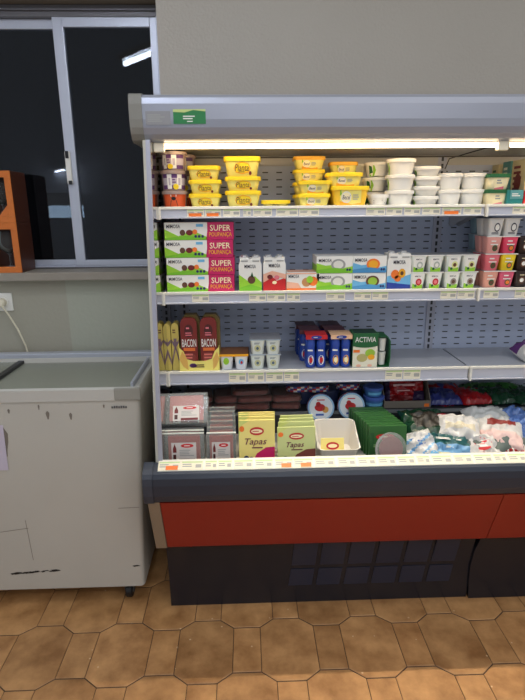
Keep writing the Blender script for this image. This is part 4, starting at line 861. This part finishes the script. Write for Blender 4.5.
# pillow bags
def bag(name, label, loc, w, l, h, rot, base, art=None, group=None, cat='food bag', seed=0, wr=.010, under=.25, seal=.05, solid=None):
    """soft sealed bag lying in the XY plane before rotation; art(u,v)->material for the printed face"""
    nx, ny = 26, 20; top = []; bot = []; mb = MB()
    def hgt(u, v):
        a = max(0, 1-abs(2*u-1)**3.2)*max(0, 1-abs(2*v-1)**3.2); q = V((u*4+seed*3.1, v*4, seed)); e = min(1, a*3)
        return h*a**.5*(1+.0)+wr*e*(noise.noise(q*1.3)*1.6+noise.noise(q*3.5)*.8)+wr*.5*math.sin(u*40+seed)*(1-min(1, a*2.2))*(abs(2*v-1) > abs(2*u-1))
    def pt(u, v, k=0):
        q = V((u*3+seed, v*3, 5)); d = .06*noise.noise(q)
        return V(((u-.5)*w*(1+d*.4), (v-.5)*l*(1+d*.5), hgt(u, v)+.0006*k))
    N = nx+1
    for j in range(ny+1):
        for i in range(N): top.append(pt(i/nx, j/ny))
    for j in range(ny+1):
        for i in range(N):
            p = pt(i/nx, j/ny); bot.append(V((p.x, p.y, -under*max(0, hgt(i/nx, j/ny))-.0008)))
    vs = top+bot; o_ = len(top); fs = []; ms = []
    for j in range(ny):
        for i in range(nx):
            a = j*N+i; fs.append((a, a+1, a+1+N, a+N)); ms.append((art((i+.5)/nx, (j+.5)/ny) or base) if art else base)
            fs.append((o_+a, o_+a+N, o_+a+1+N, o_+a+1)); ms.append(base)
    for i in range(nx): fs += [(i, o_+i, o_+i+1, i+1), (ny*N+i, ny*N+i+1, o_+ny*N+i+1, o_+ny*N+i)]; ms += [base, base]
    for j in range(ny): fs += [(j*N, (j+1)*N, o_+(j+1)*N, o_+j*N), (j*N+nx, o_+j*N+nx, o_+(j+1)*N+nx, (j+1)*N+nx)]; ms += [base, base]
    mb.add(vs, fs, ms, True)
    if solid: solid(Face(mb, (0, 0, 0), w, l, mp=pt))
    o = mb.build(name, None, loc, rot); return tag(o, label, cat, group)
bagw = P('bag_white', (206, 204, 200), rough=.28, bump=.1); bagteal = P('bag_teal', (24, 84, 84), rough=.28); bagred = P('bag_red', (150, 20, 26), rough=.25); bagdg = P('bag_dark_green', (18, 56, 36), rough=.25); bagg = P('bag_green', (44, 110, 40), rough=.28)
bagb = P('bag_light_blue', (110, 160, 200), rough=.3); bagdb = P('bag_dark_blue', (40, 50, 110), rough=.28); bagbl = P('bag_blue', (84, 116, 176), rough=.3)
def L(px, py, Y): p = at(px, py, Y); return (p.x, p.y, p.z)
# front bags, leaning against the rail
def a1(u, v): return bagb if (v-.5*u) % .3 < .07 and v < .8 else (lblue if v < .2 else None)
bag('cheese_bag', 'white bag with blue slanted lettering, right of the round ham slice pack', L(420, 447, 1.73), .13, .12, .02, (.75, -.1, .28), bagw, a1, seed=1, solid=lambda f: (f.lines(.25, .5, .8, .8, 3, P('bag_blue_text', (50, 90, 160)), 2), f.ell(.72, .18, .1, .08, lblue, 2)))
def a2(u, v): return bagteal if v > .62 or u < .1 else (bagb if v > .3 else P('bag_cheese', (220, 206, 140)))
bag('cheese_bag', 'teal and light blue bag of grated cheese, front centre of the right heap', L(450, 449, 1.735), .15, .12, .02, (.7, .05, -.12), bagteal, a2, seed=2, solid=lambda f: (f.lines(.15, .72, .9, .84, 2, white, 2), f.lines(.2, .45, .6, .55, 1, white, 2)))
bag('cheese_bag', 'white bag with round red logo at the front right of the heap', L(483, 449, 1.735), .125, .12, .02, (.65, 0, .05), bagw, lambda u, v: P('bag_pinkish', (222, 190, 184)) if v < .3 else None, seed=3, solid=lambda f: (f.ell(.5, .6, .28, .2, red, 1), f.ell(.5, .6, .22, .13, white, 2), f.lines(.38, .56, .62, .64, 1, red, 3)))
bag('cheese_bag', 'white bag with red printed stripes at the right front corner', L(513, 452, 1.735), .15, .11, .02, (.6, 0, -.08), bagw, lambda u, v: bagred if .42 < v < .72 and (u*9) % 1 < .72 else None, seed=4)
# round ham slice pack
t = thing('round_ham_pack', 'round pink ham slices in a clear wrap leaning on the green row', 'ham pack', loc=L(391, 449, 1.682), rot=(-.3, 0, .15))
mb = MB(); mb.lathe([(.001, -.004), (.044, -.004), (.046, 0), (.044, .005), (.001, .005)], P('ham_round', (176, 104, 104), var=.15, vscale=70), axis='y', n=28); mb.build('ham_slices', t)
mb = MB(); mb.lathe([(.001, -.0075), (.046, -.007), (.060, 0), (.046, .008), (.001, .0085)], film, axis='y', n=28); mb.build('clear_wrap', t)
# second tier bags
bag('cheese_bag', 'plump white bag lying on top of the right heap', L(457, 430, 1.82), .165, .13, .045, (.4, .05, -.22), bagw, lambda u, v: bagred if v > .86 and u < .6 else (P('bag_cream', (216, 206, 180)) if .25 < v < .5 and .2 < u < .85 else None), seed=5)
bag('cheese_bag', 'white bag pressed beneath the plump one in the right heap', L(458, 441, 1.80), .18, .14, .03, (.4, 0, .1), P('bag_grey_white', (190, 192, 190), rough=.3), None, seed=6)
bag('salad_bag', 'glossy dark green bag at the left of the right heap', L(425, 426, 1.85), .18, .16, .035, (.45, .05, .1), bagdg, lambda u, v: P('bag_leaf_dark', (36, 32, 26)) if .3 < v < .8 and .2 < u < .85 else None, seed=7)
bag('salad_bag', 'dark green bag under the glossy one behind the green row', L(418, 437, 1.83), .17, .15, .03, (.35, 0, -.1), P('bag_dark_green2', (28, 74, 54), rough=.28), None, seed=8)
bag('cheese_bag', 'pinkish white bag with brown-red patch on the right side of the heap', L(500, 435, 1.80), .16, .14, .035, (.45, .05, -.35), bagw, lambda u, v: P('bag_rust', (130, 40, 34)) if v > .68 and .2 < u < .8 else P('bag_pinkish', (222, 190, 184)) if v < .45 else None, seed=9)
bag('cheese_bag', 'pale bag tucked between the white bag and the far right blue bags', L(488, 420, 1.90), .18, .14, .03, (.35, 0, .1), P('bag_grey_white', (190, 192, 190)), None, seed=10)
for i, (px, py, Y, lb) in enumerate(((521, 427, 1.87, 'upper'), (523, 441, 1.81, 'lower'), (514, 418, 1.93, 'rear'))):
    bag('blue_bag', f'{lb} crumpled light blue bag at the right edge of the well', L(px, py, Y), .12, .10, .03, (.5, 0, .3*i), bagbl, None, 'crumpled light blue bags at the right edge', seed=20+i, wr=.012)
# fillers beneath the heap that hold the visible bags up
hb2 = [(.62, 1.82), (.80, 1.80), (.98, 1.80), (1.13, 1.82), (.70, 1.90), (.88, 1.90), (1.06, 1.90)]
for i, (x, y) in enumerate(hb2):
    bag('cheese_bag', f'grey-green bag at the bottom of the right heap, {("first", "second", "third", "fourth", "fifth", "sixth", "seventh")[i]} one counted from the green row', (x, y, zd+.014), .17, .15, .04, (0.08, 0, .2*(i % 3)-.2), P('bag_filler', (84, 96, 90), rough=.3), None, 'grey-green bags under the right heap', seed=30+i, under=.3)
# rear row on the step: meat packs, round cheese boxes, tray of red bags, more bags
zr = RZ+.0005
for i, (px, w, lvl) in enumerate(((252, .15, 0), (254, .15, 1), (250, .15, 2), (286, .12, 0), (285, .12, 1), (227, .10, 0), (226, .10, 1), (200, .11, 0), (199, .11, 1), (178, .07, 0))):
    b = at(px, 405, 2.03); t = thing('cured_meat_pack', ['wide dark cured meat pack, bottom of the stack behind the yellow row', 'wide dark cured meat pack, middle of the stack behind the yellow row', 'wide dark cured meat pack, top of the stack behind the yellow row', 'dark cured meat pack, lower of two behind the green script packs', 'dark cured meat pack, upper of two behind the green script packs', 'dark wrapped meat, lower of two behind the narrow ham row', 'dark wrapped meat, upper of two behind the narrow ham row', 'dark wrapped meat, lower of two behind the left corner ham', 'dark wrapped meat, upper of two behind the left corner ham', 'small dark meat pack in the far left corner on the step'][i], 'meat pack', 'dark cured meat packs on the rear step', (b.x, 2.045, zr+lvl*.031), (0, 0, (-.1, .1, .05)[lvl]))
    mb = MB(); mb.loft([rrect(w*.9, .12, .02, 0), rrect(w, .135, .025, .006), rrect(w*.97, .13, .025, .020), rrect(w*.8, .10, .02, .026)], dmeat); mb.build('meat', t)
    mb = MB(); mb.loft([rrect(w*.92, .124, .02, -.0), rrect(w*1.04, .142, .02, .006), rrect(w*1.01, .136, .025, .022), rrect(w*.83, .104, .02, .029)], film2); mb.build('clear_wrap', t)
def cheesebox(label, px, py, Y, r, tilt, rz=0, faceart=True, th=.022):
    p = at(px, py, Y); t = thing('round_cheese_box', label, 'cheese box', 'round cheese portion boxes on the rear step', (p.x, p.y, p.z), (tilt, 0, rz))
    cb = P('cheesebox_blue', (60, 90, 170)); mb = MB(); mb.lathe([(r-.001, 0), (r, .001), (r, th-.001), (r-.001, th)], cb, axis='y', n=40)
    for i in range(40):     # checked rim
        a0, a1 = 2*PI*i/40, 2*PI*(i+1)/40; q = r+.0004
        for s in range(3):
            y0, y1 = th*s/3, th*(s+1)/3
            mb.add([(q*math.cos(a0), y0, q*math.sin(a0)), (q*math.cos(a1), y0, q*math.sin(a1)), (q*math.cos(a1), y1, q*math.sin(a1)), (q*math.cos(a0), y1, q*math.sin(a0))], [(0, 1, 2, 3)], (white, red, cb)[(i//2+s) % 3])
    mb.build('box_base', t)
    mb = MB(); f = Face(mb, (-r, -.0004, -r), 2*r, 2*r)
    f.ell(.5, .5, .49, .49, P('cheesebox_rim', (150, 190, 220)), 1, 32); f.ell(.5, .5, .43, .43, P('cheesebox_face', (226, 232, 236)), 2, 32)
    f.ell(.46, .5, .2, .14, red, 3); f.ell(.4, .62, .09, .1, red, 3); f.ell(.66, .42, .12, .12, P('cheese_gold', (214, 160, 80)), 3) if faceart else None
    f.lines(.35, .74, .65, .82, 1, red, 3); f.rect(.3, .2, .6, .27, cb, 3)
    mb.build('lid_print', t); return t
cheesebox('round blue-rimmed cheese box with red and gold print standing behind the white bin, left one', 321, 407.5, 1.965-.02, .0545, -.22)
cheesebox('round blue-rimmed cheese box with red print standing behind the white bin, right one', 351.5, 406, 1.965-.02, .0545, -.22, faceart=False)
for i, (px, py, lb, rz) in enumerate(((298, 390, 'above the dark meat packs', .15), (317, 390, 'behind the left standing round box', .1), (348, 388, 'behind the right standing round box', .0))):
    cheesebox(f'flat-lying round cheese box with checked rim {lb}', px, py, 2.06, .050, PI/2*.9, rz)
# support stack under the flat ones
for i, (px, rz) in enumerate(((303, 0), (328, 0), (352, 0))):
    p = at(px, 400, 2.06); t = MB().lathe([(.048, 0), (.049, .002), (.049, .052), (.048, .054)], P('cheesebox_dark', (50, 60, 100)), n=32).build('round_cheese_tin', None, (p.x, 2.085, zr)); tag(t, f'dark blue round tin under the flat-lying cheese box, {("left", "middle", "right")[i]} one of three', 'tin', 'dark blue round tins on the rear step')
# blue tub
tb = rtub('blue_cheese_tub', .044, .05, P('tub_blue', (60, 110, 170)), P('tub_blue_lid', (70, 100, 180)), lambda f: band(f, .3, .6, lblue), taper=.9)
x = XC(364, 383, 400, 2.0); put(tb, (x, 2.0, zr), 'blue round tub, lower of two behind the green row'); put(tb, (x-.004, 2.0, zr+.0502), 'blue round tub, upper of two behind the green row', rz=.4, scale=(.92, .92, .8))
for o in bpy.data.objects:
    if o.name.startswith('blue_cheese_tub') and o.parent is None: o['group'] = 'blue round tubs behind the green row'
# grey tray with red bags
t = thing('display_tray', 'grey cardboard display tray holding red bags on the rear step', 'tray', loc=(XC(384, 428, 412, 1.985), 1.985+.0, zr))
w = W(383, 429, 412, 1.985); cg = P('tray_grey_card', (116, 108, 98), rough=.7)
MB().box(-w/2, w/2, -.012, -.009, 0, .03, cg).build('tray_front', t); MB().box(-w/2, w/2, -.009, .15, 0, .003, cg).build('tray_floor', t)
for s in (-1, 1): MB().prism([(-.009, .003), (.15, .003), (.15, .10), (.05, .10), (-.009, .03)], s*w/2-(.003 if s > 0 else 0), s*w/2+(0 if s > 0 else .003), cg).build('tray_side', t)
mb = MB(); f = Face(mb, (w*.36, -.0125, .004), .02, .014); f.rect(0, 0, 1, 1, orange, 1); mb.build('orange_tag', t)
for k in range(3):
    bag('red_snack_bag', ('red bag with pale lettering at the front of the grey tray', 'red bag in the middle of the grey tray', 'red bag at the back of the grey tray')[k], (XC(384, 428, 400, 2.0), 2.035+.035*k, zr+.062+.006*k), w*.86, .105, .014, (1.2, 0, 0), bagred, lambda u, v: P('bag_dark_navy', (40, 24, 60)) if u < .12 or (u > .7 and v < .4) else (P('bag_deep_red', (110, 14, 20)) if v < .25 else None), 'red bags in the grey tray', seed=40+k, under=.6, solid=(lambda f: (f.lines(.2, .55, .8, .72, 1, P('pale_rose', (220, 170, 170)), 2), f.lines(.3, .38, .7, .46, 1, P('pale_rose', (220, 170, 170)), 2))) if k == 0 else None)
for i, (px, py, Y, w_, l_, rz, m, m2, lb, g) in enumerate(((452, 405, 2.02, .20, .13, .15, bagred, bagdb, 'long red and navy bag right of the grey tray', 0), (470, 401, 2.06, .20, .13, -.15, bagred, bagdb, 'red and navy bag lying across the middle of the rear step', 0), (445, 394, 2.09, .16, .12, .2, bagred, bagdb, 'red bag with navy patches on top of the rear red bags', 0), (490, 399, 2.04, .16, .13, .1, bagdg, bagg, 'dark green bag with light leaves on the rear step', 0), (500, 393, 2.08, .17, .12, -.2, bagg, bagdg, 'bright green leafy bag at the right of the rear step', 0), (478, 391, 2.12, .14, .1, .1, bagg, bagdg, 'green leafy bag against the slotted panel', 0))):
    nz = V((i*3.3, 1, 2)); bag('frozen_vegetable_bag' if m in (bagg, bagdg) else 'red_snack_bag', lb, L(px, py+3, Y), w_, l_*1.1, .034, (.65, 0, rz), m, lambda u, v, nz=nz, m2=m2: m2 if noise.noise(V((u*5, v*4, 0))+nz) > .18 else None, seed=50+i, wr=.008)
for i, px in enumerate((440, 470, 497, 520)):
    bag('red_snack_bag' if i < 2 else 'frozen_vegetable_bag', f'dark bag at the bottom of the rear step heap, {("first", "second", "third", "fourth")[i]} right of the grey tray', (at(px, 410, 2.04).x, 2.05, zr+.012), .14, .15, .03, (0.02, 0, .1*i), (bagdb, bagred, bagdg, bagdg)[i], None, 'dark bags under the rear step heap', seed=60+i, under=.3)
for o in list(bpy.data.objects):
    if o.parent is None and o.get('category') in ('deli pack', 'ham pack') and o.location.y < 1.95 and o.location.z < .9 and o.name.split('.')[0] != 'round_ham_pack':
        o.location.z = zd+(o.location.z-zd)*.95; o.scale.z *= .94
# third shelf right: purple and white pack
bag('fruit_pouch', 'white and purple pouch with red edge at the right end of the third shelf', (at(524, 360, 1.95).x+.02, 1.96, z3+.020), .09, .12, .045, (.25, 0, .2), bagw, lambda u, v: purple if v > .6 and u < .5 else (red if v < .12 else None), seed=70, under=.35)
# ------------------------------------------------------------------ lamps, the shop behind the camera, sky light
def fixture(x0, y0, x1, y1, z, label, power, r=.02, em=40):
    t = thing('ceiling_lamp', label, 'lamp', 'ceiling tube lamps', ((x0+x1)/2, (y0+y1)/2, z)); L_ = math.hypot(x1-x0, y1-y0); a = math.atan2(y1-y0, x1-x0); t.rotation_euler = (0, 0, a)
    MB().box(-L_/2-.03, L_/2+.03, -.035, .035, .03, .07, white, .004).build('lamp_body', t)
    MB().tube([(-L_/2, 0, 0), (L_/2, 0, 0)], r, mat('ceiling_tube_glow', (226, 236, 255), emit=em), 12).build('lamp_tube', t)
    for s in (-1, 1): MB().box(s*L_/2-.012, s*L_/2+.012, -.02, .02, -.02, .03, white).build('lamp_holder', t)
fixture(-.98, .07, -.10, 1.05, 2.72, 'white fluorescent ceiling lamp near the window', 0)
fixture(-6.6, -13.2, -5.2, -11.2, 2.72, 'far fluorescent ceiling lamp at the other end of the shop', 0, .03)
def area(name, loc, rot, sx, sy, power, col):
    l = bpy.data.lights.new(name, 'AREA'); l.shape = 'RECTANGLE'; l.size = sx; l.size_y = sy; l.energy = power; l.color = col
    o = bpy.data.objects.new(name, l); C.objects.link(o); o.location = loc; o.rotation_euler = rot; return o
area('shop_ceiling_light', (.8, -.6, 2.75), (0, 0, 0), 2.4, .5, 22, (.93, .96, 1))
area('wall_fill_light', (.7, 1.0, 2.75), (0, 0, 0), 2.6, .2, 10, (1, .97, .92))  # added fill from above, brightens the back wall
strip = area('tube_boost_light', (.84, 1.846, 1.744), (-.32, 0, 0), 2.26, 0.012, 6, (1, .86, .66)); strip.data.spread = math.radians(75)  # added forward-aimed boost to the lamp tubes, brightens floor and rails
area('shop_ceiling_light', (.8, -1.9, 2.75), (0, 0, 0), 2.4, .5, 18, (.93, .96, 1))
# shop window far behind, seen only as a reflection
mb = MB(); dw = P('far_wall_pale', (222, 224, 230), rough=.9); mb.box(-14, -7.0, -12.1, -12, 0, 14, dw); mb.box(-5.0, 8, -12.1, -12, 0, 14, dw); mb.box(-7.0, -5.0, -12.1, -12, 0, 1.35, dw); mb.box(-7.0, -5.0, -12.1, -12, 2.1, 14, dw); struct('wall_front', mb)
mb = MB(); mb.box(-7.0, -5.0, -12.08, -12.05, 1.35, 1.72, mat('daylight_window', (190, 214, 236), emit=7)); struct('window_2', mb)
w = bpy.data.worlds.new('world'); bpy.context.scene.world = w; w.use_nodes = True
bg = w.node_tree.nodes['Background']; bg.inputs[0].default_value = (.95, .97, 1.0, 1); bg.inputs[1].default_value = .5
vs = bpy.context.scene.view_settings; vs.view_transform = 'Standard'; vs.look = 'None'; vs.gamma = 1; vs.use_curve_mapping = False; vs.exposure = 0
